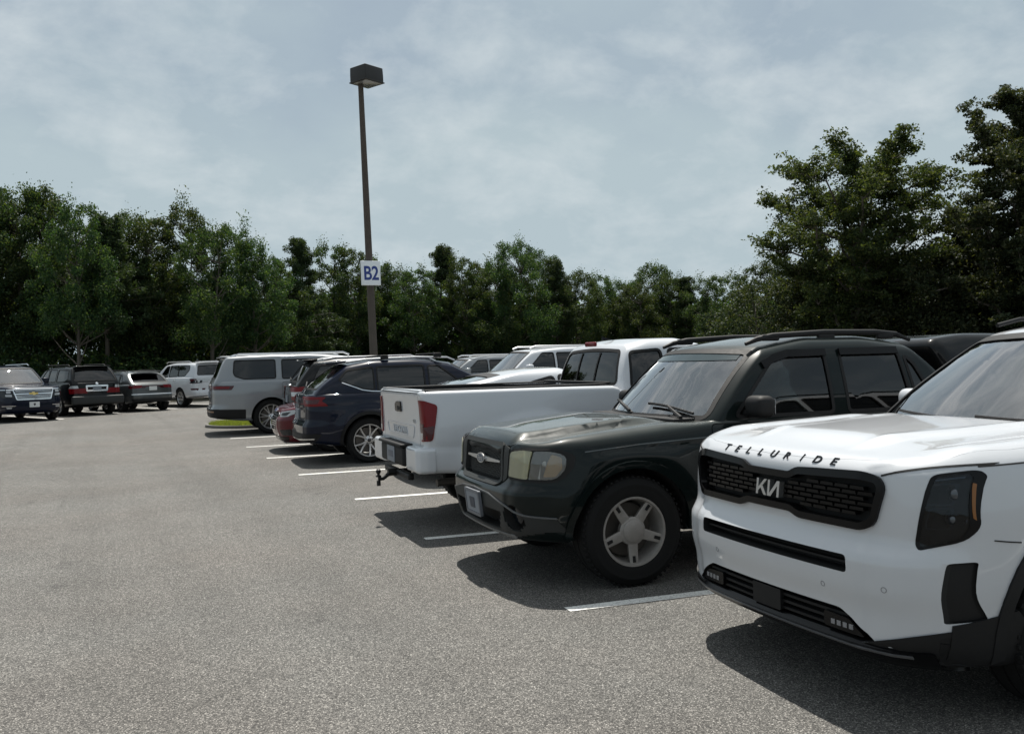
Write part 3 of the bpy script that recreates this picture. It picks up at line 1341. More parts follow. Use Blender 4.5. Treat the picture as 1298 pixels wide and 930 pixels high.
# ------------------------------------------------------------------ leaves and trees
def leaf_mat(name, cols, trans=.35):
    m = bpy.data.materials.new(name)
    m.use_nodes = True
    nt = m.node_tree
    nt.nodes.clear()
    L = nt.links
    o = nt.nodes.new('ShaderNodeOutputMaterial')
    g = nt.nodes.new('ShaderNodeNewGeometry')
    oi = nt.nodes.new('ShaderNodeObjectInfo')
    r = nt.nodes.new('ShaderNodeValToRGB')
    e = r.color_ramp.elements
    e[0].position, e[0].color = 0, (*cols[0], 1)
    e[1].position, e[1].color = 1, (*cols[-1], 1)
    for i, c in enumerate(cols[1:-1]):
        q = e.new((i + 1) / (len(cols) - 1))
        q.color = (*c, 1)
    L.new(g.outputs['Random Per Island'], r.inputs[0])
    hs = nt.nodes.new('ShaderNodeHueSaturation')
    mr = nt.nodes.new('ShaderNodeMapRange')
    mr.inputs['To Min'].default_value = .475
    mr.inputs['To Max'].default_value = .525
    L.new(oi.outputs['Random'], mr.inputs['Value'])
    L.new(mr.outputs[0], hs.inputs['Hue'])
    mv = nt.nodes.new('ShaderNodeMapRange')
    mv.inputs['To Min'].default_value = .78
    mv.inputs['To Max'].default_value = 1.2
    L.new(oi.outputs['Random'], mv.inputs['Value'])
    L.new(mv.outputs[0], hs.inputs['Value'])
    L.new(r.outputs[0], hs.inputs['Color'])
    d = nt.nodes.new('ShaderNodeBsdfPrincipled')
    d.inputs['Roughness'].default_value = .6
    d.inputs['Specular IOR Level'].default_value = .2
    L.new(hs.outputs[0], d.inputs['Base Color'])
    t = nt.nodes.new('ShaderNodeBsdfTranslucent')
    tm = nt.nodes.new('ShaderNodeMix')
    tm.data_type = 'RGBA'
    tm.blend_type = 'MULTIPLY'
    tm.inputs['Factor'].default_value = 1
    L.new(hs.outputs[0], tm.inputs['A'])
    tm.inputs['B'].default_value = (1.5, 1.35, .55, 1)
    L.new(tm.outputs['Result'], t.inputs[0])
    mx = nt.nodes.new('ShaderNodeMixShader')
    mx.inputs[0].default_value = trans
    L.new(d.outputs[0], mx.inputs[1])
    L.new(t.outputs[0], mx.inputs[2])
    L.new(mx.outputs[0], o.inputs['Surface'])
    return m


LEAF = leaf_mat('leaves', [(.015, .036, .017), (.026, .056, .023), (.044, .076, .026), (.080, .110, .038)], .42)
OAKLEAF = leaf_mat('oak_leaves', [(.022, .044, .019), (.036, .064, .024), (.054, .086, .029), (.090, .118, .042)], .42)
DARKLEAF = leaf_mat('dark_oak_leaves', [(.016, .026, .014), (.026, .038, .018), (.038, .05, .022), (.062, .07, .034)], .35)
PINELEAF = leaf_mat('pine_needles', [(.022, .042, .020), (.034, .058, .024), (.05, .074, .03)], .3)
BARK = mat('bark', (.085, .075, .062), .9, noise=.45, nscale=9)


def leaves(cent, size, rng, aspect=.5, up=.35):
    """one kite-shaped face per centre"""
    n = len(cent)
    d = rng.normal(size=(n, 3))
    d /= np.linalg.norm(d, axis=1)[:, None]
    nr = rng.normal(size=(n, 3))
    nr[:, 2] += up
    t = np.cross(d, nr)
    t /= np.linalg.norm(t, axis=1)[:, None] + 1e-9
    s = size[:, None]
    a = cent + d * s
    b = cent + t * s * aspect + d * s * .1
    c = cent - d * s
    e = cent - t * s * aspect + d * s * .1
    V = np.stack([a, b, c, e], 1).reshape(-1, 3)
    return V


def fast_mesh(name, V, m, quad=4):
    me = bpy.data.meshes.new(name)
    n = len(V) // quad
    me.vertices.add(len(V))
    me.vertices.foreach_set('co', V.astype(np.float32).ravel())
    me.loops.add(len(V))
    me.loops.foreach_set('vertex_index', np.arange(len(V), dtype=np.int32))
    me.polygons.add(n)
    me.polygons.foreach_set('loop_start', np.arange(0, len(V), quad, dtype=np.int32))
    me.update(calc_edges=True)
    me.materials.append(m)
    me.validate()
    return me


def branch(mb, rng, p, d, ln, r0, r1, n=5, wob=.18):
    pts, rr = [Vector(p)], [r0]
    d = Vector(d).normalized()
    for i in range(n):
        d = (d + Vector(rng.normal(size=3)) * wob * .5 + Vector((0, 0, .05))).normalized()
        pts.append(pts[-1] + d * ln / n)
        rr.append(r0 + (r1 - r0) * (i + 1) / n)
    mb.tube(pts, rr, 6, caps=False)
    return pts


def broad_tree(seed, H=10.0, Wd=6.6, base=.16, nb=70, per=640, ls=.066, lm=LEAF, top=1.0, lump=1.0):
    """rounded leafy crown: overlapping clumps on limbs, ragged at the outline"""
    rng = np.random.default_rng(seed)
    tr = MB()
    trunk = branch(tr, rng, (0, 0, -.2), (rng.normal() * .05, rng.normal() * .05, 1), H * .80, .15 * H / 10, .03, 8, .07)
    C_, S_ = [], []
    ph = rng.random(6) * 6.28
    for i in range(nb):
        u = (i + rng.random()) / nb
        z = H * (base + (.97 - base) * u)
        a = i * 2.39996 + rng.random() * .6
        lob = 1 + .20 * math.sin(2 * a + ph[0]) + .14 * math.sin(3 * a + ph[1] + 4 * u)
        prof = math.sqrt(max(0.0, 1 - ((u - .38) / .66) ** 2)) if u > .38 else .72 + .28 * u / .38
        rr = Wd / 2 * prof * lob * (.25 + .75 * math.sqrt(rng.random())) * (1 - .12 * top * u)
        c = np.array((rr * math.cos(a), rr * math.sin(a), z))
        br = (.60 + .55 * rng.random()) * (1 - .42 * u) * Wd / 6.6 * lump
        k = int(per * (br / .8) ** 1.7)
        q = rng.normal(size=(k, 3))
        q /= np.linalg.norm(q, axis=1)[:, None]
        q *= (rng.random(k) ** .5)[:, None] * br
        q[:, 2] *= .70
        tw = rng.random(k) < .10
        q[tw] *= 1.25
        # gather the leaves into small sprays
        q += rng.normal(size=(k, 3)) * .05
        C_.append(c + q)
        S_.append(ls * (.55 + .9 * rng.random(k)))
        j = min(len(trunk) - 1, max(1, int(len(trunk) * max(0, z / H - .12) / .80)))
        if rng.random() < .55:
            s0 = trunk[j]
            e = Vector(c)
            tr.tube([s0, (s0 + e) / 2 + Vector((0, 0, -.12 * H / 10)), e], [.045 * H / 10, .03 * H / 10, .010], 5, caps=False)
    C_, S_ = np.concatenate(C_), np.concatenate(S_)
    # a leading shoot or two
    for k in range(3):
        n = 160
        q = rng.normal(size=(n, 3)) * np.array((.24, .24, .30))
        C_ = np.concatenate([C_, q + np.array((rng.normal() * .7, rng.normal() * .7, H * (.90 + .04 * k)))])
        S_ = np.concatenate([S_, ls * (.55 + .9 * rng.random(n))])
    lo = C_[:, 2] < .15
    C_[lo, 2] = .15 + rng.random(lo.sum()) * .4
    return tr, fast_mesh('crown', leaves(C_, S_, rng, .55, .4), lm)


def pine_tree(seed, H=10.0, Wd=6.4, lm=PINELEAF, base=.3):
    rng = np.random.default_rng(seed)
    tr = MB()
    trunk = branch(tr, rng, (0, 0, -.2), (rng.normal() * .03, rng.normal() * .03, 1), H * .97, .15, .03, 9, .05)
    C_, S_ = [], []
    lv = 15
    for i in range(lv):
        u = i / (lv - 1)
        z = H * (base + (1 - base) * u) - .3
        s0 = trunk[min(len(trunk) - 1, int(u * .68 * len(trunk) + .3 * len(trunk)))]
        s0 = Vector((s0.x, s0.y, z - .3))
        for k in range(5):
            a = rng.random() * 2 * math.pi
            ln = Wd / 2 * (1 - .72 * u ** 1.6) * (.55 + .5 * rng.random()) * (.6 + .4 * math.sin(math.pi * min(1, .25 + u)))
            e = s0 + Vector((math.cos(a) * ln, math.sin(a) * ln, ln * (.15 + .45 * u) * rng.random() + .1))
            tr.tube([s0, (s0 + e) / 2 + Vector((0, 0, -.05)), e], [.035, .022, .010], 4, caps=False)
            for t in (.45, .72, 1.0):
                c = np.array(s0 + (e - s0) * t) + rng.normal(size=3) * .12
                n = 120
                q = rng.normal(size=(n, 3))
                q /= np.linalg.norm(q, axis=1)[:, None]
                q *= (rng.random(n) ** .6)[:, None] * (.26 + .26 * rng.random())
                C_.append(c + q * np.array((1, 1, .7)))
                S_.append(.095 * (.6 + .8 * rng.random(n)))
    C_, S_ = np.concatenate(C_), np.concatenate(S_)
    return tr, fast_mesh('crown', leaves(C_, S_, rng, .28, .1), lm)


def oak_tree(seed, H, prof, nl=22, ls=.055, per=120, lean=0.0, z0=3.0, lm=OAKLEAF, r0=.22):
    """big tree: forked limbs reach to the crown's profile, twigs carry sprays of leaves with gaps between"""
    rng = np.random.default_rng(seed)
    P = pc(prof)
    tr = MB()
    trunk = branch(tr, rng, (0, 0, -.2), (lean, 0, 1), H * .82, r0, .05, 9, .08)
    C_, S_ = [], []

    def spray(p, rad, n):
        q = rng.normal(size=(n, 3))
        q /= np.linalg.norm(q, axis=1)[:, None]
        q *= (rng.random(n) ** .5)[:, None] * rad
        q[:, 2] *= .6
        C_.append(np.array(p) + q)
        S_.append(ls * (.5 + 1.0 * rng.random(n)))
    for i in range(nl):
        u = (i + .5) / nl
        ze = z0 + (H - z0) * u
        a = i * 2.39996 + rng.random() * .7
        re = float(P(ze)) * (.72 + .36 * rng.random())
        zs = max(H * .14, ze - re * (.55 + .35 * u))
        j = max(1, min(len(trunk) - 1, int((len(trunk) - 1) * zs / (H * .82))))
        s0 = trunk[j]
        e = Vector((s0.x + re * math.cos(a), s0.y + re * math.sin(a), ze))
        n = 7
        pts = [s0]
        for k in range(1, n + 1):
            t = k / n
            p = s0.lerp(e, t) + Vector((0, 0, .18 * re * math.sin(math.pi * t))) + Vector(rng.normal(size=3)) * .10 * re * .5
            pts.append(p)
        tr.tube(pts, [.075 * (1 - .55 * u) * (1 - .8 * k / n) + .012 for k in range(n + 1)], 6, caps=False)
        for k, p in enumerate(pts[2:]):
            t = (k + 2) / n
            for b in range(4):
                d2 = Vector(rng.normal(size=3))
                d2.z = d2.z * .5 + .25
                d2 = (d2.normalized() + (e - s0).normalized() * .5).normalized()
                tw = branch(tr, rng, p, d2, (.45 + .75 * rng.random()) * (.6 + .4 * re / 3), .014, .004, 3, .5)
                for q in tw[1:]:
                    spray(q, .20 + .22 * rng.random(), int(per * (.25 + .6 * rng.random())))
    for k in range(9):
        d2 = Vector((rng.normal() * .8, rng.normal() * .8, 1))
        tw = branch(tr, rng, trunk[-1], d2, H * .17, .025, .006, 4, .4)
        for q in tw[1:]:
            spray(q, .28 + .25 * rng.random(), int(per * .8))
    C_, S_ = np.concatenate(C_), np.concatenate(S_)
    return tr, fast_mesh('crown', leaves(C_, S_, rng, .55, .5), lm)


def tree_proto(kind, made):
    tr, cm = made
    return kind, np.concatenate(tr.v), list(tr.f), cm


def plant_tree(name, proto, x, y, s, sz, rz, label, group=None, cache={}):
    kind, tv, tf, cm = proto
    root = empty(name, (x, y, 0), rz)
    root.scale = (s, s, sz)
    tag(root, label, 'tree', group)
    key = id(proto)
    if key not in cache:
        t = mk('trunk', tv, tf, BARK, root, off=0)
        c = bpy.data.objects.new('crown', cm)
        COL.objects.link(c)
        c.parent = root
        cache[key] = (t, c)
    else:
        for o in cache[key]:
            c = o.copy()
            COL.objects.link(c)
            c.parent = root
    return root


BROAD = [tree_proto('broad', broad_tree(11, 10, 6.8)), tree_proto('broad', broad_tree(12, 10, 5.8, .10, 70, top=1.4)), tree_proto('broad', broad_tree(13, 10, 7.6, .2, 80, lump=.9)),
         tree_proto('broad', broad_tree(14, 10, 6.2, .12, 76, lump=.85)), tree_proto('broad', broad_tree(15, 10, 7.0, .24, 72, top=.4)), tree_proto('broad', broad_tree(16, 10, 5.4, .18, 64, top=1.8)), tree_proto('broad', broad_tree(17, 10, 5.6, .36, 60, top=.8)), tree_proto('broad', broad_tree(18, 10, 6.4, .32, 64, top=.5))]
PINES = [tree_proto('pine', pine_tree(21)), tree_proto('pine', pine_tree(22, 10, 7.0, base=.42))]

TREELINE = [(-10.4, 56.8, 11.8, 'b'), (-8.4, 57.4, 11.8, 'b'), (-7.0, 57.6, 12.0, 'b'), (-4.8, 58.2, 11.8, 'b'), (-3.6, 56.9, 11.4, 'b'), (-2.5, 57.7, 11.3, 'b'),
            (-0.8, 52.4, 10.0, 'b'), (0.5, 54.6, 10.9, 'p'), (1.8, 56.9, 10.4, 'b'), (3.1, 55.1, 10.3, 'b'), (4.9, 56.1, 10.7, 'b'), (5.7, 51.7, 9.6, 'b'),
            (7.1, 53.3, 9.6, 'b'), (8.0, 52.0, 8.1, 'b'), (9.3, 54.9, 8.2, 'b'), (10.6, 56.9, 7.4, 'b'), (11.8, 56.6, 9.0, 'p'), (14.0, 60.1, 9.8, 'b'),
            (15.6, 60.4, 9.7, 'b'), (18.1, 63.5, 8.8, 'b'), (19.3, 62.8, 8.5, 'b'), (19.8, 59.9, 8.7, 'b'), (22.3, 62.9, 9.9, 'p'), (23.2, 59.7, 8.8, 'b'),
            (25.3, 61.7, 8.3, 'b'), (25.4, 59.2, 9.0, 'b'), (26.4, 58.3, 9.7, 'b'), (29.7, 61.8, 9.1, 'b'), (29.8, 58.4, 8.2, 'p'), (31.3, 58.0, 7.3, 'b'),
            (34.7, 60.9, 8.4, 'b'), (35.9, 60.0, 7.9, 'b'), (35.3, 57.2, 6.9, 'b'), (38.6, 59.6, 8.3, 'b'), (38.5, 57.4, 7.7, 'b'), (39.4, 56.4, 7.4, 'p'),
            (38.5, 52.6, 7.2, 'b'), (41.3, 53.7, 7.6, 'b'), (40.9, 50.7, 7.6, 'b'), (42.2, 50.0, 8.0, 'b'), (42.8, 48.3, 7.6, 'b'), (42.0, 44.6, 7.0, 'b'),
            (43.7, 43.1, 7.1, 'b'), (44.4, 40.7, 7.1, 'b'), (45.7, 39.0, 7.6, 'b'), (46.6, 37.1, 7.8, 'b'), (48.8, 36.4, 8.2, 'b'), (51.4, 35.8, 7.8, 'b')]
random.seed(8)
for i, (x, y, h, k) in enumerate(TREELINE):
    p = random.choice(BROAD[4:] if i < 14 else BROAD) if k == 'b' else random.choice(PINES)
    s = h / 10 * random.uniform(.92, 1.08)
    plant_tree('pine_tree' if k == 'p' else 'broadleaf_tree', p, x, y, (s if h > 8.6 else s * 1.1) * (.82 if k == 'b' else .95), h / 10 * random.uniform(.90, 1.06), random.uniform(0, 6.28),
               'dark pine rising among the leafy trees beyond the parking lot' if k == 'p' else 'leafy green tree in the treeline beyond the parking lot',
               'pines beyond the parking lot' if k == 'p' else 'trees beyond the parking lot')


def wood_mass(name, path, depth, h, ls, per_m, seed, lm):
    """belt of foliage along the path, as one mass"""
    rng = np.random.default_rng(seed)
    C_, S_ = [], []
    for (a, ha), (b, hb) in zip(path, path[1:]):
        a, b = np.array(a, float), np.array(b, float)
        ln = np.linalg.norm(b - a)
        d = (b - a) / ln
        nrm = np.array((-d[1], d[0]))
        for k in range(int(ln * per_m)):
            t = rng.random()
            hh = (ha + (hb - ha) * t) * h
            c = a + (b - a) * t + nrm * rng.normal() * depth / 2
            br = .6 + .8 * rng.random()
            z = max(.3, (rng.random() ** 1.15) * (hh - br * .7))
            n = int(70 * br)
            q = rng.normal(size=(n, 3))
            q /= np.linalg.norm(q, axis=1)[:, None]
            q *= (rng.random(n) ** .45)[:, None] * br
            C_.append(np.array((c[0], c[1], z)) + q * np.array((1, 1, .75)))
            S_.append(ls * (.6 + .8 * rng.random(n)))
    V = leaves(np.concatenate(C_), np.concatenate(S_), rng)
    V[:, 2] = np.maximum(V[:, 2], .01)
    o = bpy.data.objects.new(name, fast_mesh(name, V, lm))
    COL.objects.link(o)
    return tag(o, kind='stuff')


wood_mass('woodland', [((-16, 63), 9.0), ((2, 63), 8.6), ((9, 61), 6.6), ((15, 66), 7.0), ((28, 68), 6.8), ((40, 65), 6.4), ((47, 54), 6.0), ((52, 44), 6.0), ((58, 39), 6.2)],
          3.6, 1.0, .16, 34, 5, LEAF)
wood_mass('undergrowth', [((-14, 56), 3.0), ((-4, 55.5), 3.2), ((4, 54), 2.8), ((8, 53.5), 2.6), ((14, 59), 1.6), ((20, 60.5), 2.5), ((26, 60), 1.5), ((36, 58), 2.2), ((42, 49), 1.8), ((46, 39), 2.4), ((52, 35), 2.0)],
          2.6, 1.0, .10, 18, 6, LEAF)

OAK1 = tree_proto('oak', oak_tree(31, 10.0, [(3, 1.6), (4.5, 2.3), (6, 2.9), (7.6, 4.1), (8.6, 3.7), (9.4, 2.2), (10, 1.0)], 30, per=100))
OAK2 = tree_proto('oak', oak_tree(37, 10.4, [(1.2, 2.6), (3, 3.6), (5, 3.5), (7, 3.0), (8.6, 2.5), (9.6, 1.8), (10.4, .9)], 36, per=190, z0=1.2, r0=.26, lm=DARKLEAF))
plant_tree('oak_tree', OAK1, 26.0, 26.75, 1.03, .90, 2.2, 'tall oak with a broad ragged crown, left of the dark tree at the right edge')
plant_tree('oak_tree', OAK2, 29.9, 20.9, 1.08, 1.0, 2.1, 'tallest dark tree, cut off by the right edge of the photo')
LOW = [tree_proto('broad', broad_tree(41, 5, 5.2, .05, 60, 420, .06, DARKLEAF, .4, 1.15)), tree_proto('broad', broad_tree(42, 5, 4.6, .05, 60, 420, .06, DARKLEAF, .6, 1.2))]
for i, (x, y, s) in enumerate([(25.2, 31.0, .92), (26.4, 29.2, .95), (27.4, 26.4, 1.0), (28.6, 24.4, 1.05), (29.8, 22.6, 1.1), (31.2, 20.2, 1.05), (32.4, 18.0, 1.1), (28.0, 29.5, 1.15), (31.5, 25.5, 1.2), (34, 22.0, 1.2)]):
    plant_tree('low_tree', LOW[i % 2], x, y, s, s, i * 1.7, 'low dense dark green tree under the two tall oaks', 'low trees under the oaks')

# ------------------------------------------------------------------ grass island with its kerb
def island(cx0, cx1, cy, hw):
    pts = []
    for k in range(17):
        a = math.pi / 2 + math.pi * k / 16
        pts.append((cx0 + hw + hw * math.cos(a) * 1.0, cy + hw * math.sin(a)))
    pts += [(cx1, cy - hw), (cx1, cy + hw)]
    return pts


isl = island(2.62, 9.2, 26.1, 1.45)
kerb_m = mat('kerb_concrete', (.11, .105, .095), .8, noise=.2, nscale=6)
inn = inset(isl, .09)
n = len(isl)
V = [(a, b, 0) for a, b in isl] + [(a, b, .07) for a, b in isl] + [(a, b, .07) for a, b in inn] + [(a, b, .02) for a, b in inn]
F = [(i + k * n, (i + 1) % n + k * n, (i + 1) % n + (k + 1) * n, i + (k + 1) * n) for k in range(3) for i in range(n)]
tag(mk('kerb', V, F, kerb_m, off=0, angle=30), kind='structure')
soil = mat('lawn_soil', (.125, .15, .04), .95, noise=.4, nscale=4)
tag(mk('lawn', [(a, b, .06) for a, b in inn], [tuple(range(n))], soil, off=0), kind='structure')
rng = np.random.default_rng(9)
P = np.stack([rng.uniform(2.6, 9.5, 30000), rng.uniform(24.7, 27.5, 30000)], 1)


def inside(P, poly):
    r = np.zeros(len(P), bool)
    for i in range(len(poly)):
        (x1, y1), (x2, y2) = poly[i - 1], poly[i]
        c = ((y1 > P[:, 1]) != (y2 > P[:, 1])) & (P[:, 0] < (x2 - x1) * (P[:, 1] - y1) / (y2 - y1 + 1e-12) + x1)
        r ^= c
    return r


P = P[inside(P, inset(isl, .10))]
k = len(P)
h = rng.uniform(.05, .12, k)
a = rng.uniform(0, 6.28, k)
w = .006
b0 = np.stack([P[:, 0] - w * np.cos(a), P[:, 1] - w * np.sin(a), np.full(k, .06)], 1)
b1 = np.stack([P[:, 0] + w * np.cos(a), P[:, 1] + w * np.sin(a), np.full(k, .06)], 1)
tp = np.stack([P[:, 0] + rng.normal(size=k) * .03, P[:, 1] + rng.normal(size=k) * .03, .06 + h], 1)
GRASS = leaf_mat('grass_blades', [(.11, .15, .032), (.16, .20, .046), (.21, .23, .06)], .45)
go = bpy.data.objects.new('grass', fast_mesh('grass', np.stack([b0, b1, tp], 1).reshape(-1, 3), GRASS, 3))
COL.objects.link(go)
tag(go, kind='stuff')

# ------------------------------------------------------------------ lamp post with its lot sign
CTX['ox'] = 0
BRONZE = mat('bronze_paint', (.012, .011, .010), .5, noise=.3, nscale=5)
POLEM = mat('weathered_pole', (.062, .050, .040), .75, noise=.35, nscale=7)
lp = tag(empty('street_lamp', (6.95, 24.7, .05)), 'tall brown lamp post with a dark box head and a white B2 sign', 'street lamp')
b = MB()
b.tube([(0, 0, 0), (0, 0, 4.5), (0, 0, 9.15)], [.115, .095, .07], 20)
b.build('pole', POLEM, lp)
MB().lathe([(0, 0), (.30, 0), (.30, .32), (.27, .36), (0, .36)], 24, 'z').build('base', kerb_m, lp)
lp.rotation_euler = Matrix.Rotation(R_(-1.15), 3, Vector((.41, .91, 0)).normalized()).to_euler()
hd = empty('lamp_head', (.16, -.07, 9.36), R_(-62), lp)
b = MB()
v, f = rbox((.62, .66, .40), .02)
top = v[:, 2] > 0
v[top, 0] *= .96
b.add(v, f)
b.box((0, 0, -.205), (.66, .70, .03), .008)
b.build('housing', BRONZE, hd)
MB().box((0, 0, -.222), (.54, .58, .01), .004).build('lens', mat('lamp_lens', (.22, .23, .23), .15, coat=.6), hd)
MB().tube([(0, 0, 9.1), (.02, -.01, 9.2)], .06, 12).build('arm', BRONZE, lp)
sg = empty('lot_sign', (-.02, -.165, 3.98), R_(11), lp)
MB().box((0, 0, 0), (.55, .09, .66), .012).build('sign_panel', mat('sign_white', (.74, .77, .80), .45, noise=.06), sg)
fs, tw_, th_ = text2d('B2', .52, .86, .95, .012)
BLUE = mat('sign_blue', (.012, .035, .20), .4)
V, F = [], []
for fc in fs:
    F.append(tuple(range(len(V), len(V) + len(fc))))
    V += [(x, -.0475, y) for x, y in fc]
mk('lettering', V, F, BLUE, sg, sm=False, off=0)
MB().box((0, .062, .2), (.28, .04, .04), .005).box((0, .062, -.2), (.28, .04, .04), .005).build('bracket', STEEL, sg)


# ================================================================== VEHICLES
WHITE = paint('white_paint', (.50, .515, .54), .35, 0, .05)
WHITE2 = paint('white_paint_plain', (.53, .55, .58), .35, 0, .08)
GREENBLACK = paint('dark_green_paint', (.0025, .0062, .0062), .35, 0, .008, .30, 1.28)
NAVY = paint('navy_paint', (.003, .006, .017), .3, .0, .006, 0, 1.30)
BLACKP = paint('black_paint', (.003, .0034, .004), .3, .0, .006, 0, 1.30)
MAROON = paint('maroon_paint', (.085, .006, .012), .3, .2, .015, 0, 1.4)
SILVERP = paint('silver_grey_paint', (.22, .235, .25), .35, .3, .05)
GREYP = paint('dark_grey_paint', (.055, .062, .065), .3, .4, .08)
WHITE3 = paint('pearl_white_paint', (.50, .52, .55), .35, 0, .05)

HEAD = R_(176.5)         # nose-in cars point this way


def both(poly):
    return [poly, mir(poly)]


def logo_kia(w=.19, h=.05):
    """slanted angular letters K I A joined by diagonal strokes, as 2D faces"""
    t = .20
    P = []

    def q(*pts):
        P.append([(x * h, (y - .5) * h) for x, y in pts])
    q((0, 0), (.2, 0), (.2, 1), (0, 1))
    q((.2, .44), (.78, 1), (1.06, 1), (.2, .20))
    q((.42, .46), (.60, .62), (1.08, 0), (.80, 0))
    q((1.16, 0), (1.36, 0), (1.36, 1), (1.16, 1))
    q((1.36, 0), (1.50, 0), (2.30, .93), (2.30, 1), (2.06, 1), (1.36, .17))
    q((2.10, 0), (2.30, 0), (2.30, .93), (2.10, .70))
    m = 2.30 * h / 2
    return [[(x - m + .12 * y, y) for x, y in f] for f in P]


# ---------------------------------------------------------------- white three-row SUV, nearest
def white_suv():
    L = 5.0
    root = car_root('sport_utility_vehicle', 'nearest white SUV with black grille and TELLURIDE letters along its bonnet edge', 'SUV', L, (2.93, 3.64), HEAD,)
    half_g = [(0, .995), (.16, .995), (.22, 1.021), (.60, 1.036), (.675, 1.025), (.692, .998), (.655, .862), (.61, .836), (.23, .836), (.17, .858), (0, .858)]
    grille = rpoly(half_g[1:-1] + [(-a, b) for a, b in half_g[1:-1]][::-1], .02, 3)
    slot = rpoly([(-.56, .702), (.56, .702), (.565, .626), (-.565, .626)], .02, 3)
    low = rpoly([(-.50, .462), (.50, .462), (.57, .43), (.68, .350), (.60, .335), (-.60, .335), (-.68, .350), (-.57, .43)], .02, 3)
    vent = rpoly([(.915, .71), (.957, .715), (.95, .47), (.893, .46)], .010, 3)
    hl = rpoly([(.856, 1.064), (.929, 1.082), (.942, 1.058), (.957, .85), (.938, .795), (.835, .755), (.822, .785)], [.02, .03, .02, .03, .04, .03, .02], 4)
    hood_h = [(.085, 0), (.095, .30), (.14, .60), (.20, .78), (.33, .86), (.6, .895), (1.0, .90), (1.30, .885), (1.34, .70), (1.26, .3), (1.24, 0)]
    hood = hood_h + [(x, -y) for x, y in hood_h[1:-1]][::-1]
    fd = rpoly([(1.50, .45), (2.42, .45), (2.42, 1.12), (1.50, 1.12)], .05)
    rd = rpoly([(2.47, .45), (3.30, .45), (3.46, .75), (3.46, 1.12), (2.47, 1.12)], .05)

    def bump(x, y, z):
        up = smooth(.85, 1.05, z) * smooth(.10, .4, x) * (1 - smooth(1.2, 1.5, x))
        a = np.abs(y)
        yc = .40 + .12 * np.clip(x / 1.3, 0, 1)
        ridge = .018 * (1 - smooth(yc, yc + .045, a)) + .012 * np.exp(-((a - yc + .01) / .035) ** 2)
        side = .022 * smooth(.70, .82, a) * (1 - smooth(.88, .99, a))
        crown = .030 * (1 - (a / .95) ** 2)
        return up * (ridge + side + crown)
    S = dict(L=L, W=.995, n=(90, 30, 26), rad=(.045, .05, .075, .07, .05),
             w=[(0, .68), (.03, .76), (.08, .84), (.16, .905), (.28, .95), (.5, .98), (1.0, .99), (1.6, .995), (4.2, .995), (4.7, .96), (4.95, .88), (5.0, .80)],
             zb=[(0, .265), (.5, .24), (1.3, .26), (4.2, .28), (5.0, .36)],
             zt=[(0, 1.10), (.08, 1.118), (.2, 1.13), (.5, 1.142), (1.0, 1.158), (1.5, 1.175), (2.5, 1.18), (4.6, 1.19), (5, 1.16)],
             sec=[(.2, .90), (.32, .955), (.48, .985), (.62, 1.0), (.85, 1.0), (1.0, .985), (1.1, .965), (1.2, .94)],
             F=[(.2, .16), (.29, .055), (.33, .035), (.345, .02), (.46, .02), (.58, 0), (.69, .0), (.745, .03), (.78, .048), (.9, .05), (1.06, .06), (1.10, .08), (1.15, .12)],
             R=[(.3, .05), (.5, 0), (.75, .02), (1.2, .05)], bowf=.075, bump=bump,
             arch=[(.94, .385, .445), (3.84, .385, .445)],
             shells=[(grille, 'x', -1, .085, .05), (slot, 'x', -1, .10, .06), (low, 'x', -1, .12, .06), (vent, 'x', -1, .07, .03), (mir(vent), 'x', -1, .07, .03),
                     (hl, 'x', -1, .075, .03), (mir(hl), 'x', -1, .075, .03)],
             panels=[('hood', hood, 'z', 1, .0012)] + [('door', p, 'y', s) for p in (fd, rd) for s in (-1, 1)],
             cab=dict(x=(1.25, 4.92), w=[(0, .90), (.35, .925), (.8, .915), (1, .86)], zb=1.10,
                      tum=[(1.1, 1.0), (1.2, .985), (1.45, .915), (1.66, .83), (1.75, .78)],
                      xF=[(1.08, 1.22), (1.2, 1.34), (1.64, 2.02), (1.74, 2.22)], xR=[(1.1, 4.93), (1.4, 4.86), (1.68, 4.62), (1.75, 4.55)],
                      zt=[(0, 1.655), (.12, 1.705), (.35, 1.74), (.6, 1.735), (1, 1.68)], ws=(1.155, 1.62, .055), rw=(1.22, 1.6, .12), bowf=.25),
             win=[(rpoly([(1.86, 1.20), (2.62, 1.20), (2.62, 1.60), (2.42, 1.60)], .03), SIDEGLASS), (rpoly([(2.72, 1.20), (3.50, 1.20), (3.50, 1.60), (2.72, 1.62)], .03), TINTED),
                  (rpoly([(3.60, 1.21), (4.45, 1.23), (4.30, 1.57), (3.60, 1.60)], .04), TINTED)],
             flare=(.055, BLACK, .012), flare_a=-12,
             wheel=dict(R=.385, tw=.25, rr=.262, style=MULTI, mat=ALLOYDARK, **{'in': .02}))
    K = build_car(root, S, WHITE)
    bb = K['bb']
    # grille insert: staggered short bars inside a gloss frame
    bars = []
    g_in = inset(grille, .012)
    arr = np.array(g_in)
    row = 0
    z = .846
    while z < 1.03:
        y = -.70 + (row % 2) * .045
        while y < .70:
            c = np.array([[y + .045, z + .008]])
            if inside(c, inset(grille, .030))[0] and inside(c + np.array([[-.040, 0]]), g_in)[0] and inside(c + np.array([[.040, 0]]), g_in)[0]:
                bars.append([(y + .004, z), (y + .086, z), (y + .082, z + .014), (y + .008, z + .014)])
            y += .09
        z += .0225
        row += 1
    gr = patches('grille', GLOSSBLACK, root, bb, bars, 'x', -1, -.014, .03, .2)
    patch('grille_backing', DARK, gr, bb, inset(grille, .004), 'x', -1, -.055, .01, .08)
    patches('grille_frame', GLOSSBLACK, gr, bb, ring(inset(grille, -.024), .032), 'x', -1, .016, .05, .1)
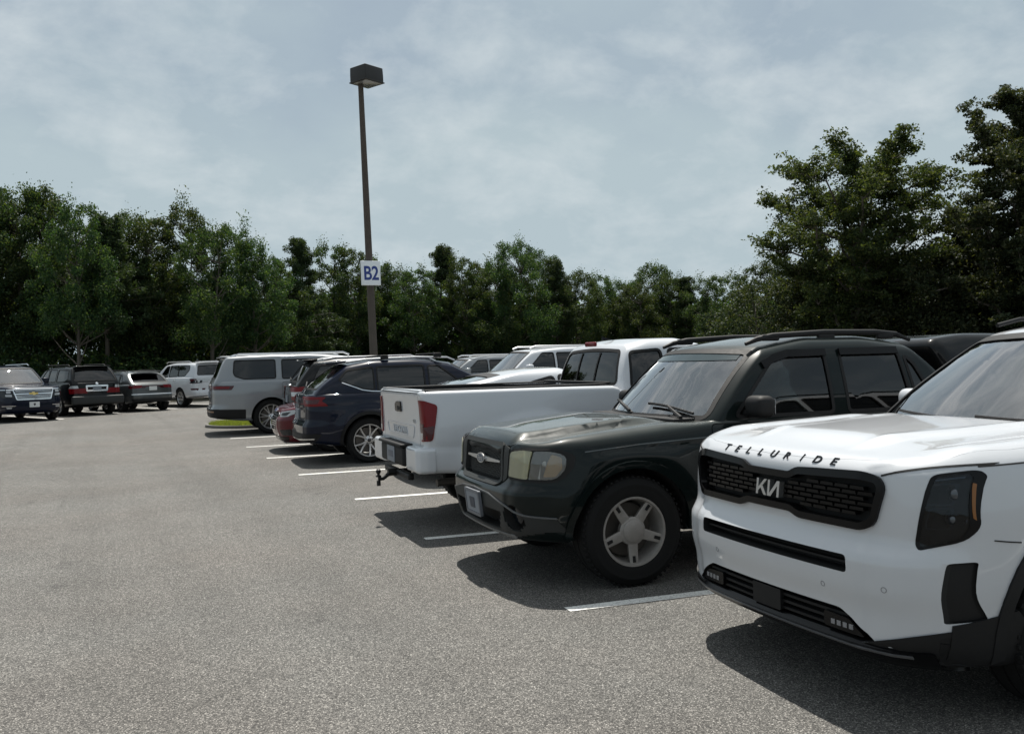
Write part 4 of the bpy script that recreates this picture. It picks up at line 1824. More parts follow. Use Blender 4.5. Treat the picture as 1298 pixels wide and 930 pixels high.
    patches('maker_badge', SILVER, root, bb, place2d(logo_kia(h=.078), (.0, .925), mirror=True), 'x', -1, .012, .03, .2)
    # letters along the bonnet edge
    word = 'TELLURIDE'
    xs = np.linspace(-.42, .42, len(word))
    for ch, yy in zip(word, xs):
        fs, tw_, th_ = text2d(ch, .039, 1.85 if ch != 'I' else 1.4, 1, .0006)
        vv, ff = patch_geo(bb, place2d(fs, (-yy, 1.085), mirror=True), 'x', -1, .004, -.004, .03)
        mk('bonnet_letter', vv, ff, GLOSSBLACK, root)
    # upper slot and lower grille fittings
    patches('slot_bar', BLACK, root, bb, [[(-.55, .668), (.55, .668), (.55, .659), (-.55, .659)]], 'x', -1, -.03, .03, .1)
    lg = patches('lower_grille', BLACK, root, bb, [[(-.55, zz + .012), (.55, zz + .012), (.55, zz), (-.55, zz)] for zz in (.36, .392, .424)], 'x', -1, -.02, .03, .1)
    patch('radar_panel', BLACK, lg, bb, rpoly([(-.10, .45), (.12, .45), (.12, .35), (-.10, .35)], .01), 'x', -1, -.004, .02, .1)
    for s in (-1, 1):
        fp = rpoly([(.40, .428), (.55, .42), (.63, .358), (.40, .362)], .012)
        fp = fp if s > 0 else mir(fp)
        fl = patch('fog_light', GLOSSBLACK, root, bb, fp, 'x', -1, -.003, .03, .06)
        patches('lamp_cell', mat('dim_cell', (.20, .20, .21), .2), fl, bb, [[(s * (.445 + .035 * i), .40), (s * (.467 + .035 * i), .40), (s * (.467 + .035 * i), .378), (s * (.445 + .035 * i), .378)] for i in range(4)], 'x', -1, .0, .008, .05)
    # bright edged skid lip below the grille
    skid = rpoly([(-.86, .338), (.86, .338), (.84, .245), (-.84, .245)], .012)
    patch('skid_plate', GLOSSBLACK, root, bb, skid, 'x', -1, .016, .03, .06)
    patches('skid_edge', mat('skid_grey', (.16, .16, .165), .3, .5), root, bb, band([(-.80 + 1.60 * k / 12, .322) for k in range(13)], .010), 'x', -1, .022, .02, .1)
    # black lower cladding at the corners
    for s in (-1, 1):
        cl = [(.26, .23), (.66, .23), (.62, .42), (.545, .50), (.26, .455)]
        cc = patch('corner_cladding', BLACK, root, bb, cl, 'y', s, .008, .015, .05)
        cf = [(.62, .338), (.70, .352), (.80, .385), (.93, .435), (.962, .452), (.962, .24), (.62, .24)]
        patch('cladding_front', BLACK, cc, bb, cf if s > 0 else mir(cf), 'x', -1, .007, .015, .05)
        sh = [(.69 + .243 * k / 8, 1.050 + .050 * (1 - (1 - k / 8) ** 1.6)) for k in range(9)]
        patches('hood_shut_line', DARK, root, bb, band(sh if s > 0 else mir(sh), .007), 'x', -1, .004, .008, .012)
        patches('hood_shut_line', DARK, root, bb, band([(.40 + 1.02 * k / 12, 1.092 + .018 * k / 12) for k in range(13)], .005), 'y', s, .004, .008, .03)
        patch('sill_cladding', BLACK, root, bb, rpoly([(1.36, .27), (3.42, .27), (3.42, .44), (1.36, .44)], .01), 'y', s, .012, .02, .1)
        v = vent if s > 0 else mir(vent)
        patch('bumper_vent', BLACK, root, bb, inset(v, .003), 'x', -1, -.012, .01, .03)
        # headlight
        h = hl if s > 0 else mir(hl)
        f2 = (lambda P: P) if s > 0 else mir
        hp = patch('headlight', mat('lamp_inside', (.012, .014, .017), .35, .3), root, bb, inset(h, .002), 'x', -1, -.060, .01, .03)
        patches('lamp_frame', GLOSSBLACK, hp, bb, ring(inset(h, .001), .012), 'x', -1, .003, .02, .03)
        patch('amber_reflector', mat('amber_dark', (.20, .075, .012), .25), hp, bb, f2(rpoly([(.9315, 1.03), (.9365, 1.025), (.950, .88), (.946, .89)], .002)), 'x', -1, .0045, .006, .02)
        for zz in (.985, .885):
            dome('projector_lens', hp, bb, -1, s * .892, zz, .030, .045, mat('projector_glass', (.03, .04, .05), .04, coat=1), .8)
            patches('lamp_bezel', mat('lamp_bezel', (.045, .052, .06), .25, .6), hp, bb, ring(f2(rpoly([(.862, zz + .044), (.920, zz + .048), (.920, zz - .044), (.848, zz - .046)], .012)), .007), 'x', -1, -.022, .018, .03)
            dome('reflector_cell', hp, bb, -1, s * .924, zz - .01, .012, .04, mat('lamp_cell_chrome', (.4, .42, .45), .15, .9), .5)
        patches('light_bar', mat('lamp_white_bar', (.45, .47, .50), .2), hp, bb, [f2([(.868, 1.046), (.922, 1.058), (.922, 1.051), (.868, 1.039)])], 'x', -1, -.012, .006, .03)
        patch('lamp_cover', LENSDARK, hp, bb, inset(h, .006), 'x', -1, .002, .005, .025)
    # parking sensors
    for yy, zz in ((-.42, .55), (.42, .55), (-.74, .585), (.74, .585)):
        patches('parking_sensor', mat('sensor_ring', (.22, .22, .23), .5), root, bb, ring(circle((yy, zz), .0125, 14), .003), 'x', -1, .0012, .004, .05)
    # bonnet shut line over the lamps, washer jets, wipers, cowl
    cb = K['cb']
    MB().box((1.38, 0, 1.155), (.16, 1.25, .03), .01).build('cowl', BLACK, root)
    for y0, y1 in ((-.62, -.05), (.05, .62)):
        pts = []
        for k in range(8):
            yy = y0 + (y1 - y0) * k / 7
            h = cb.ray_cast(Vector((-4, yy, 1.185 + .02 * k / 7)), Vector((1, 0, 0)))
            pts.append((h[0].x - .02, yy, h[0].z + .008))
        MB().tube(pts, .009, 6).build('wiper', BLACK, root)
    for s in (-1, 1):
        mirror(root, 1.93, .88, 1.25, s, WHITE, (.13, .19, .14))
        patches('fender_seam', DARK, root, bb, band([(.43, .795), (.50, .785), (.56, .778)], .005), 'y', s, .003, .008, .02)
    rails(root, [(2.30, .67, 1.715), (2.5, .675, 1.752), (4.3, .67, 1.745), (4.5, .66, 1.70)], BLACK, .014)
    handles(K, [(2.24, .99, -1), (2.24, .99, 1), (3.25, .99, -1), (3.25, .99, 1)], CHROME)
    # inside
    b = MB()
    b.box((1.83, 0, 1.17), (.40, 1.40, .14), .05)
    b.box((1.86, -.38, 1.26), (.20, .36, .07), .03)
    b.build('dashboard', INTDARK, root)
    v, f = lathe_geo([(.17 + .014 * math.cos(a), .014 * math.sin(a)) for a in np.linspace(0, 2 * math.pi, 9)[:-1]], 28, 'x', True)
    v = v @ np.array(Matrix.Rotation(R_(-22), 3, 'Y')).T + np.array((2.12, -.38, 1.24))
    mk('steering_wheel', v, f, INTDARK, root)
    for y in (-.38, .38):
        seat(root, 2.35, y, .80, INTDARK, .68)
    MB().box((2.02, 0, 1.60), (.05, .24, .07), .02).build('rear_view_mirror', BLACK, root)
    return K


white_suv()


# ---------------------------------------------------------------- dark green pickup with a bed cap
def green_pickup():
    L = 5.23
    W = .91
    root = car_root('pickup_truck', 'dark green pickup with yellowed headlights and a black bed cap, beside the nearest white SUV', 'pickup truck', L, (2.545, 6.44), HEAD)
    gr = rpoly([(-.395, .975), (.395, .975), (.415, .735), (.36, .715), (-.36, .715), (-.415, .735)], .02, 3)
    fog = circle((.635, .505), .088, 22)
    intake = rpoly([(-.50, .53), (.50, .53), (.42, .40), (-.42, .40)], .02, 3)
    hl_in = rpoly([(.545, .945), (.665, .962), (.735, .958), (.715, .765), (.53, .772)], [.03, .05, .01, .01, .02], 4)
    hl_out = rpoly([(.742, .958), (.825, .956), (.858, .925), (.864, .84), (.838, .765), (.722, .765)], [.01, .03, .03, .03, .03, .01], 4)
    hood_h = [(.075, 0), (.08, .30), (.10, .52), (.16, .60), (.6, .70), (1.25, .765), (1.36, .76), (1.30, .4), (1.27, 0)]
    hood = hood_h + [(x, -y) for x, y in hood_h[1:-1]][::-1]
    fd = rpoly([(1.50, .44), (2.63, .44), (2.63, 1.085), (1.50, 1.085)], .05)
    rd = rpoly([(2.68, .44), (3.42, .44), (3.56, .80), (3.56, 1.085), (2.68, 1.085)], .05)

    def bump(x, y, z):
        a = np.abs(y)
        up = smooth(.8, .98, z) * (1 - smooth(1.15, 1.45, x))
        yc = .50 + .10 * np.clip(x / 1.3, 0, 1)
        power = .054 * (1 - smooth(yc, yc + .042, a)) * smooth(-.02, .08, x) * (1 - smooth(1.0, 1.4, x))
        crown = .025 * (1 - (a / .9) ** 2)
        fend = .020 * smooth(.66, .76, a) * (1 - smooth(.80, .9, a)) * smooth(.1, .35, x)
        bed = -.0 * x
        return up * (power + crown + fend) + bed

    def side(x, z):
        f = np.exp(-((np.sqrt((x - .85) ** 2 + (z - .38) ** 2) - .55) / .10) ** 2) * .026 * smooth(.45, .6, z) * (1 - smooth(.88, .99, z))
        r = np.exp(-((np.sqrt((x - 4.05) ** 2 + (z - .38) ** 2) - .55) / .10) ** 2) * .026 * smooth(.45, .6, z) * (1 - smooth(.88, .99, z))
        line = -.010 * np.exp(-((z - .955) / .012) ** 2) * smooth(.45, .8, x)
        return f + r + line
    S = dict(L=L, W=W, n=(120, 64, 34), rad=(.035, .05, .065, .055, .05),
             w=[(0, .60), (.03, .68), (.09, .755), (.18, .815), (.32, .865), (.5, .89), (.9, .905), (1.6, .91), (4.6, .91), (5.05, .89), (5.23, .84)],
             zb=[(0, .345), (.4, .32), (.6, .33), (1.3, .34), (4.6, .38), (5.23, .46)],
             zt=[(0, .985), (.06, .992), (.25, 1.005), (.6, 1.035), (1.0, 1.065), (1.4, 1.095), (1.7, 1.11), (3.7, 1.115), (3.85, 1.15), (5.23, 1.15)],
             sec=[(.3, .93), (.45, .975), (.6, 1.0), (.85, 1.0), (.95, .99), (1.06, .955), (1.15, .93)],
             F=[(.3, .13), (.36, .06), (.42, .03), (.50, .012), (.60, .0), (.665, .0), (.70, .03), (.73, .055), (.95, .075), (1.0, .085), (1.05, .12)],
             R=[(.4, .0), (.6, 0), (.7, .08), (1.2, .09)], bowf=.06, bump=bump, side=side,
             arch=[(.85, .38, .445), (4.05, .38, .445)],
             shells=[(gr, 'x', -1, .06, .05), (fog, 'x', -1, .08, .05), (mir(fog), 'x', -1, .08, .05), (intake, 'x', -1, .10, .05)] + [(q, 'x', -1, .07, .035) for q in (hl_in, mir(hl_in), hl_out, mir(hl_out))],
             panels=[('hood', hood, 'z', 1)] + [('door', p, 'y', s) for p in (fd, rd) for s in (-1, 1)],
             cab=dict(x=(1.36, 3.92), w=[(0, .835), (.3, .855), (.8, .85), (1, .835)], zb=1.03,
                      tum=[(1.05, 1.0), (1.15, .99), (1.4, .925), (1.62, .845), (1.72, .79)],
                      xF=[(1.05, 1.30), (1.12, 1.36), (1.62, 1.90), (1.70, 2.06)], xR=[(1.05, 3.95), (1.2, 3.88), (1.4, 3.72), (1.62, 3.46), (1.7, 3.36)],
                      zt=[(0, 1.62), (.12, 1.655), (.35, 1.69), (.7, 1.69), (1, 1.64)], ws=(1.12, 1.585, .075), rw=(1.17, 1.5, .13), bowf=.20, bowr=.02),
             win=[(rpoly([(1.74, 1.13), (2.585, 1.13), (2.585, 1.555), (2.25, 1.555), (2.12, 1.52)], [.04, .03, .03, .06, .05]), SIDEGLASS),
                  (rpoly([(2.745, 1.13), (3.35, 1.13), (3.30, 1.555), (2.745, 1.555)], .03), TINTED),
                  (rpoly([(3.42, 1.135), (3.60, 1.135), (3.44, 1.46), (3.375, 1.52)], .025), TINTED)],
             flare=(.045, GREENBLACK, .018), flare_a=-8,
             wheel=dict(R=.38, tw=.255, rr=.236, style=FIVE, mat=ALLOYDULL, **{'in': .005}, steer=R_(0)))
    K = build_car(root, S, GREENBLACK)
    bb, cb = K['bb'], K['cb']
    # grille: mesh, frame posts, bar with the oval badge
    mesh = []
    for k in range(-16, 17):
        mesh.append([(k * .026 - .005 + .12, .98), (k * .026 + .003 + .12, .98), (k * .026 + .003 - .12, .715), (k * .026 - .005 - .12, .715)])
        mesh.append([(k * .026 - .005 - .12, .98), (k * .026 + .003 - .12, .98), (k * .026 + .003 + .12, .715), (k * .026 - .005 + .12, .715)])
    mm = []
    gin = inset(gr, .004)
    for q in mesh:
        # keep the stretches of every strand that lie inside the opening
        q = [np.array(p) for p in q]
        for i in range(10):
            a, b = i / 10, (i + 1) / 10
            c = [q[0] + (q[3] - q[0]) * a, q[1] + (q[2] - q[1]) * a, q[1] + (q[2] - q[1]) * b, q[0] + (q[3] - q[0]) * b]
            if inside(np.array(c), gin).all():
                mm.append([tuple(p) for p in c])
    g = patches('grille', CLAD, root, bb, mm, 'x', -1, -.022, .012, .3)
    patch('grille_backing', DARK, g, bb, inset(gr, .003), 'x', -1, -.045, .008, .1)
    patches('grille_frame', CLAD, g, bb, ring(inset(gr, -.022), .030), 'x', -1, .010, .04, .1)
    bar = [(-.36, .853), (-.36, .867), (-.10, .876), (.10, .876), (.36, .867), (.36, .853), (.10, .842), (-.10, .842)]
    patch('badge_bar', ALLOY, g, bb, bar, 'x', -1, .004, .02, .08)
    bd = patch('oval_badge', ALLOY, root, bb, circle((0, .859), .083, 26, .037), 'x', -1, .018, .02, .2)
    patch('badge_field', mat('badge_blue', (.10, .12, .16), .4, .4), bd, bb, circle((0, .859), .073, 26, .029), 'x', -1, .0195, .004, .2)
    fs, tw_, th_ = text2d('Ford', .05, 1.15, .92)
    patches('badge_script', ALLOY, bd, bb, place2d(fs, (0, .859), True, .25), 'x', -1, .0205, .003, .3)
    for s in (-1, 1):
        m2 = (lambda P: P) if s > 0 else mir
        # black panel between grille and lamps
        patch('grille_post', CLAD, root, bb, m2(rpoly([(.435, .985), (.52, .965), (.50, .755), (.44, .725)], .012)), 'x', -1, .006, .02, .06)
        BOWL = mat('lamp_bowl', (.62, .61, .52), .22, .85)
        hp = patch('headlight', BOWL, root, bb, m2(inset(hl_in, .002)), 'x', -1, -.055, .01, .03)
        patches('reflector_rim', BOWL, hp, bb, ring(m2(circle((.634, .865), .086, 24, .088)), .010), 'x', -1, -.016, .035, .04)
        dome('bulb', hp, bb, -1, s * .634, .865, .022, .05, mat('bulb_glass', (.75, .75, .72), .1), 1.3)
        patch('lamp_cover', LENSOLD, hp, bb, m2(inset(hl_in, .002)), 'x', -1, .010, .008, .03)
        tl = patch('turn_signal', mat('signal_bowl', (.55, .55, .55), .25, .8), root, bb, m2(inset(hl_out, .002)), 'x', -1, -.050, .01, .03)
        patch('amber_lens', mat('amber_yellow', (.50, .25, .03), .2, coat=1), tl, bb, m2(rpoly([(.815, .938), (.848, .915), (.853, .84), (.834, .785), (.79, .785), (.812, .86)], .010)), 'x', -1, -.010, .03, .025)
        dome('bulb', tl, bb, -1, s * .775, .87, .020, .045, mat('bulb_glass', (.75, .75, .72), .1), 1.2)
        patch('signal_cover', LENSCLEAR, tl, bb, m2(inset(hl_out, .002)), 'x', -1, .009, .008, .03)
        patches('lamp_seal', DARK, root, bb, ring(inset(m2(rpoly([(.545, .948), (.665, .962), (.825, .962), (.858, .925), (.864, .84), (.838, .760), (.53, .768)], .03)), -.014), .016), 'x', -1, .006, .012, .05)
        patch('fog_light', SMOKED, root, bb, m2(circle((.635, .505), .062, 18)), 'x', -1, -.045, .02, .06)
        # lower grey cladding round the corner
        patch('bumper_cladding', CLAD, root, bb, m2(rpoly([(.52, .60), (.70, .57), (.80, .52), (.872, .505), (.862, .40), (.60, .365), (.45, .37), (.50, .50)], .012)), 'x', -1, .006, .012, .05) if False else None
        patch('sill_cladding', CLAD, root, bb, rpoly([(1.34, .36), (3.60, .38), (3.60, .55), (1.34, .53)], .01), 'y', s, .014, .02, .1)
    # lower bumper in grey plastic with a bright lip along its foot
    P = [(-.845, .505), (-.72, .525), (-.55, .585), (-.30, .632), (0, .645), (.30, .632), (.55, .585), (.72, .525), (.845, .505)]
    low = P + [(.84, .42), (.62, .372), (0, .358), (-.62, .372), (-.84, .42)]
    fogp, fogm = circle((.635, .505), .094, 22), circle((-.635, .505), .094, 22)
    it = inset(intake, -.006)
    cells = []
    xs = np.linspace(-.84, .84, 85)
    for a, b in zip(xs, xs[1:]):
        zs = np.linspace(.355, .65, 31)
        for c, d in zip(zs, zs[1:]):
            m = np.array([[(a + b) / 2, (c + d) / 2]])
            if inside(m, low)[0] and not inside(m, fogp)[0] and not inside(m, fogm)[0] and not inside(m, it)[0]:
                cells.append([(a, c), (b, c), (b, d), (a, d)])
    v, f = patch_geo(bb, cells, 'x', -1, .007, -.004, 1)
    mk('lower_bumper', v, f, CLAD, root)
    patches('bumper_line', mat('bumper_edge', (.10, .105, .11), .35), root, bb, band([(x, z + .004) for x, z in P], .010), 'x', -1, .010, .01, .06)
    patches('bumper_lip', mat('lip_grey', (.20, .20, .20), .45), root, bb, band([(-.60, .372), (-.3, .366), (0, .362), (.3, .366), (.60, .372)], .020), 'x', -1, .012, .02, .06)
    p = plate(root, bb, (-.02, .545), -1, GREYPLATE, .31, .165, .035, name='licence_plate')
    patches('plate_frame', mat('plate_frame', (.12, .13, .15), .5), p, bb, ring(rpoly([(-.18, .455), (.14, .455), (.14, .635), (-.18, .635)], .012, 2), .022), 'x', -1, .040, .02, .2)
    patch('plate_emblem', mat('plate_dark', (.02, .03, .05), .5), p, bb, rpoly([(-.075, .505), (.03, .505), (.03, .58), (-.075, .58)], .01), 'x', -1, .0365, .004, .2)
    # door trims, handles, fender line, mirrors
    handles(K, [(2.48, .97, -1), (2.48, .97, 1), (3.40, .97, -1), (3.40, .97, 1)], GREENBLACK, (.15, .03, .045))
    for s in (-1, 1):
        patches('body_line', mat('line_shade', (.03, .04, .04), .3, coat=1), root, bb, band([(.50, .945), (.9, .975), (1.3, .99), (1.48, .995)], .007), 'y', s, .004, .008, .12)
        patches('rain_visor', GLOSSBLACK, root, cb, band([(2.02, 1.485), (2.13, 1.535), (2.25, 1.565), (2.6, 1.57)], .050), 'y', s, .022, .016, .1)
        patches('rain_visor', GLOSSBLACK, root, cb, band([(2.73, 1.57), (3.30, 1.57)], .050), 'y', s, .022, .016, .1)
        mirror(root, 1.83, .86, 1.20, s, BLACK, (.15, .21, .155))
    # roof rails: thick dark bars standing on three feet
    for s in (-1, 1):
        b = MB()
        pts = [(1.98, .615 * s, 1.65), (2.08, .62 * s, 1.685), (2.22, .62 * s, 1.708), (2.7, .62 * s, 1.728), (3.2, .62 * s, 1.722), (3.42, .615 * s, 1.703), (3.56, .61 * s, 1.655)]
        b.tube(pts, [.014, .021, .023, .023, .023, .021, .014], 8)
        for x in (2.20, 2.72, 3.30):
            b.box((x, .62 * s, 1.695), (.16, .036, .05), .015)
        b.build('roof_rail', BLACK, root)
    # cowl and wipers
    MB().box((1.40, 0, 1.105), (.20, 1.36, .03), .012).build('cowl', BLACK, root)
    for y0, y1, dz in ((-.66, -.12, .0), (.10, .62, .0)):
        pts = []
        for k in range(9):
            yy = y0 + (y1 - y0) * k / 8
            h = cb.ray_cast(Vector((-4, yy, 1.14 + .06 * math.sin(math.pi * k / 16))), Vector((1, 0, 0)))
            pts.append((h[0].x - .022, yy, h[0].z + .01))
        w = MB().tube(pts, .011, 6)
        w.tube([(1.37, (y0 + y1) / 2 - .28, 1.125), tuple(np.array(pts[4]) + np.array((-.02, 0, .01)))], [.016, .010], 6)
        w.build('wiper', BLACK, root)
    # cap over the bed, with a dark side window
    cw = pc([(3.92, .80), (4.6, .80), (5.15, .79)])
    v, f = hull(3.94, 5.14, cw, const(1.14), pc([(3.94, 1.655), (4.3, 1.70), (5.14, 1.67)]), (.10, .06, .10, .08, .01), (14, 10, 8),
                lambda x, y, z: (x - .22 * np.clip((z - 1.14) / .5, 0, 1) * np.clip((4.9 - x), 0, 1), y * (1 - .17 * np.clip((z - 1.14) / .5, 0, 1) ** 1.3), z))
    cap = mk('bed_cap', v, f, BLACKP, root)
    cbv = BVHTree.FromPolygons([tuple(p) for p in v], f)
    for s in (-1, 1):
        patch('cap_window', TINTED, cap, cbv, rpoly([(4.22, 1.22), (4.92, 1.22), (4.86, 1.55), (4.06, 1.55)], .04), 'y', s, .004, .006, .1)
    patch('cap_rear_window', TINTED, cap, cbv, rpoly([(-.5, 1.22), (.5, 1.22), (.44, 1.55), (-.44, 1.55)], .04), 'x', 1, .004, .006, .1)
    for s in (-1, 1):
        patch('tail_light', RED, root, bb, rpoly([(s * .74, .72), (s * .84, .72), (s * .84, 1.05), (s * .76, 1.05)], .02), 'x', 1, .006, .02, .05)
    MB().box((5.18, 0, .55), (.16, 1.66, .18), .04).build('rear_bumper', CHROME, root)
    patch('sun_strip', mat('sun_strip_film', (.02, .035, .04), .2), root, cb, [(-.60, 1.535), (.60, 1.535), (.575, 1.592), (-.575, 1.592)], 'x', -1, -.0015, .003, .08)
    # inside: pale dash, seats, wheel
    b = MB()
    b.box((1.74, 0, 1.10), (.42, 1.34, .12), .05)
    b.box((1.80, -.34, 1.19), (.24, .46, .13), .055)
    b.box((1.84, .36, 1.165), (.22, .44, .08), .035)
    b.build('dashboard', INTTAN, root)
    v, f = lathe_geo([(.18 + .015 * math.cos(a), .015 * math.sin(a)) for a in np.linspace(0, 2 * math.pi, 9)[:-1]], 28, 'x', True)
    v = v @ np.array(Matrix.Rotation(R_(-24), 3, 'Y')).T + np.array((2.02, -.37, 1.17))
    mk('steering_wheel', v, f, INTTAN, root)
    for y in (-.37, .37):
        seat(root, 2.36, y, .74, INTTAN, .66, .48)
    for y in (-.36, .36):
        seat(root, 3.10, y, .74, INTDARK, .62, .50)
    MB().box((1.98, 0, 1.50), (.05, .26, .085), .02).build('rear_view_mirror', BLACK, root)
    return K


green_pickup()


# ---------------------------------------------------------------- a table of measures for ordinary cars
def car_spec(L, W, H, belt, fo, wb, R, hood=(.86, 1.02), cowl=1.25, ws_run=.72, tail=(.02, .10, .45), zb=.26, tw=.235, rr=None, style=TEN, wmat=ALLOY,
             lip=.80, arch=.06, roof_drop=.06, roof_pk=.4, tum_top=.79, deck=None, cabw=.90, panes=None, n=(56, 20, 16), rwz=None, wsz=None, rwmat=TINTED, wsmat=WINDSHIELD,
             rwp=.13, flare=None, cab_end=None, bowr=.05, nosew=.66, tailw=.74, rearF=None):
    """fo front overhang, wb wheelbase, tail: how far the cabin's back leans in at belt, mid and roof"""
    ce = cab_end if cab_end is not None else L - .03
    zt = [(0, hood[0]), (.1, hood[0] + .03), (.5, hood[0] + (hood[1] - hood[0]) * .6), (cowl, hood[1]), (cowl + .3, belt - .015), (ce - .4, belt)]
    if deck is not None:
        zt += [(L - .1, deck - .01), (L, deck - .03)]
    else:
        zt += [(L, belt - .02)]
    ra = R + arch
    S = dict(L=L, W=W, n=n, rad=(.05, .05, .075, .06, .05),
             w=[(0, W * nosew), (.05, W * (nosew + .10)), (.14, W * .86), (.3, W * .935), (.6, W * .98), (1.2, W), (L - .9, W), (L - .35, W * .965), (L - .08, W * (tailw + .12)), (L, W * tailw)],
             zb=[(0, zb), (.8, zb), (L - .8, zb + .03), (L, zb + .12)], zt=zt,
             sec=[(zb, .92), (.42, .965), (.62, 1.0), (.82, 1.0), (belt - .12, .985), (belt, .955), (belt + .1, .93)],
             F=[(zb, .12), (.36, .03), (.48, 0), (.62, 0), (hood[0] - .12, .05), (hood[0], .08), (hood[1], .14)],
             R=rearF or [(zb, .10), (.42, .0), (.62, 0), (.70, .045), (belt - .2, .05), (belt, .06)], bowf=.09, bowr=.06,
             arch=[(fo, R, ra), (fo + wb, R, ra)],
             cab=dict(x=(cowl, ce), w=[(0, W * cabw), (.35, W * (cabw + .02)), (.8, W * (cabw + .015)), (1, W * (cabw - .04))], zb=belt - .08,
                      tum=[(belt - .05, 1.0), (belt + .03, .985), (belt + (H - belt) * .5, .91), (H - .09, .83), (H, tum_top)],
                      xF=[(belt - .06, cowl), (belt + .02, cowl + .09), (H - .10, cowl + ws_run), (H, cowl + ws_run + .16)],
                      xR=[(belt - .05, ce - tail[0]), (belt + .08, ce - tail[1]), (H - .10, ce - tail[2]), (H, ce - tail[2] - .10)],
                      zt=[(0, H - .10), (.12, H - .06), (roof_pk, H - .02), (.75, H - .025), (1, H - .02 - roof_drop)], crown=.02,
                      ws=wsz or (belt + .01, H - .135, .06), rw=rwz or (belt + .06, H - .15, rwp), bowf=.20, bowr=bowr, n=(24, 12, 10), rwmat=rwmat, wsmat=wsmat),
             wheel=dict(R=R, tw=tw, rr=rr or R * .66, style=style, mat=wmat, **{'in': .02}), win=panes or [], gap=.008)
    if flare:
        S['flare'] = flare
    return S


def quick_inside(root, cowl, belt, W):
    MB().box((cowl + .52, 0, belt - .0), (.40, W * 1.36, .12), .05).build('dashboard', INTDARK, root)
    for y in (-.38, .38):
        seat(root, cowl + 1.15, y, belt - .42, INTDARK, .64, .50)


def side_doors(S, xs, z0, z1):
    P = []
    for a, b in zip(xs, xs[1:]):
        for s in (-1, 1):
            P.append(('door', rpoly([(a + .02, z0), (b - .02, z0), (b - .02, z1), (a + .02, z1)], .05), 'y', s))
    return P


def cross_bar(root, x, y, z, m):
    b = MB()
    b.box((x, 0, z + .05), (.09, 2 * y + .10, .025), .010)
    o = b.build('cross_bar', m, root)
    for s in (-1, 1):
        MB().box((x, y * s, z + .025), (.13, .075, .075), .02).build('bar_foot', BLACK, o)


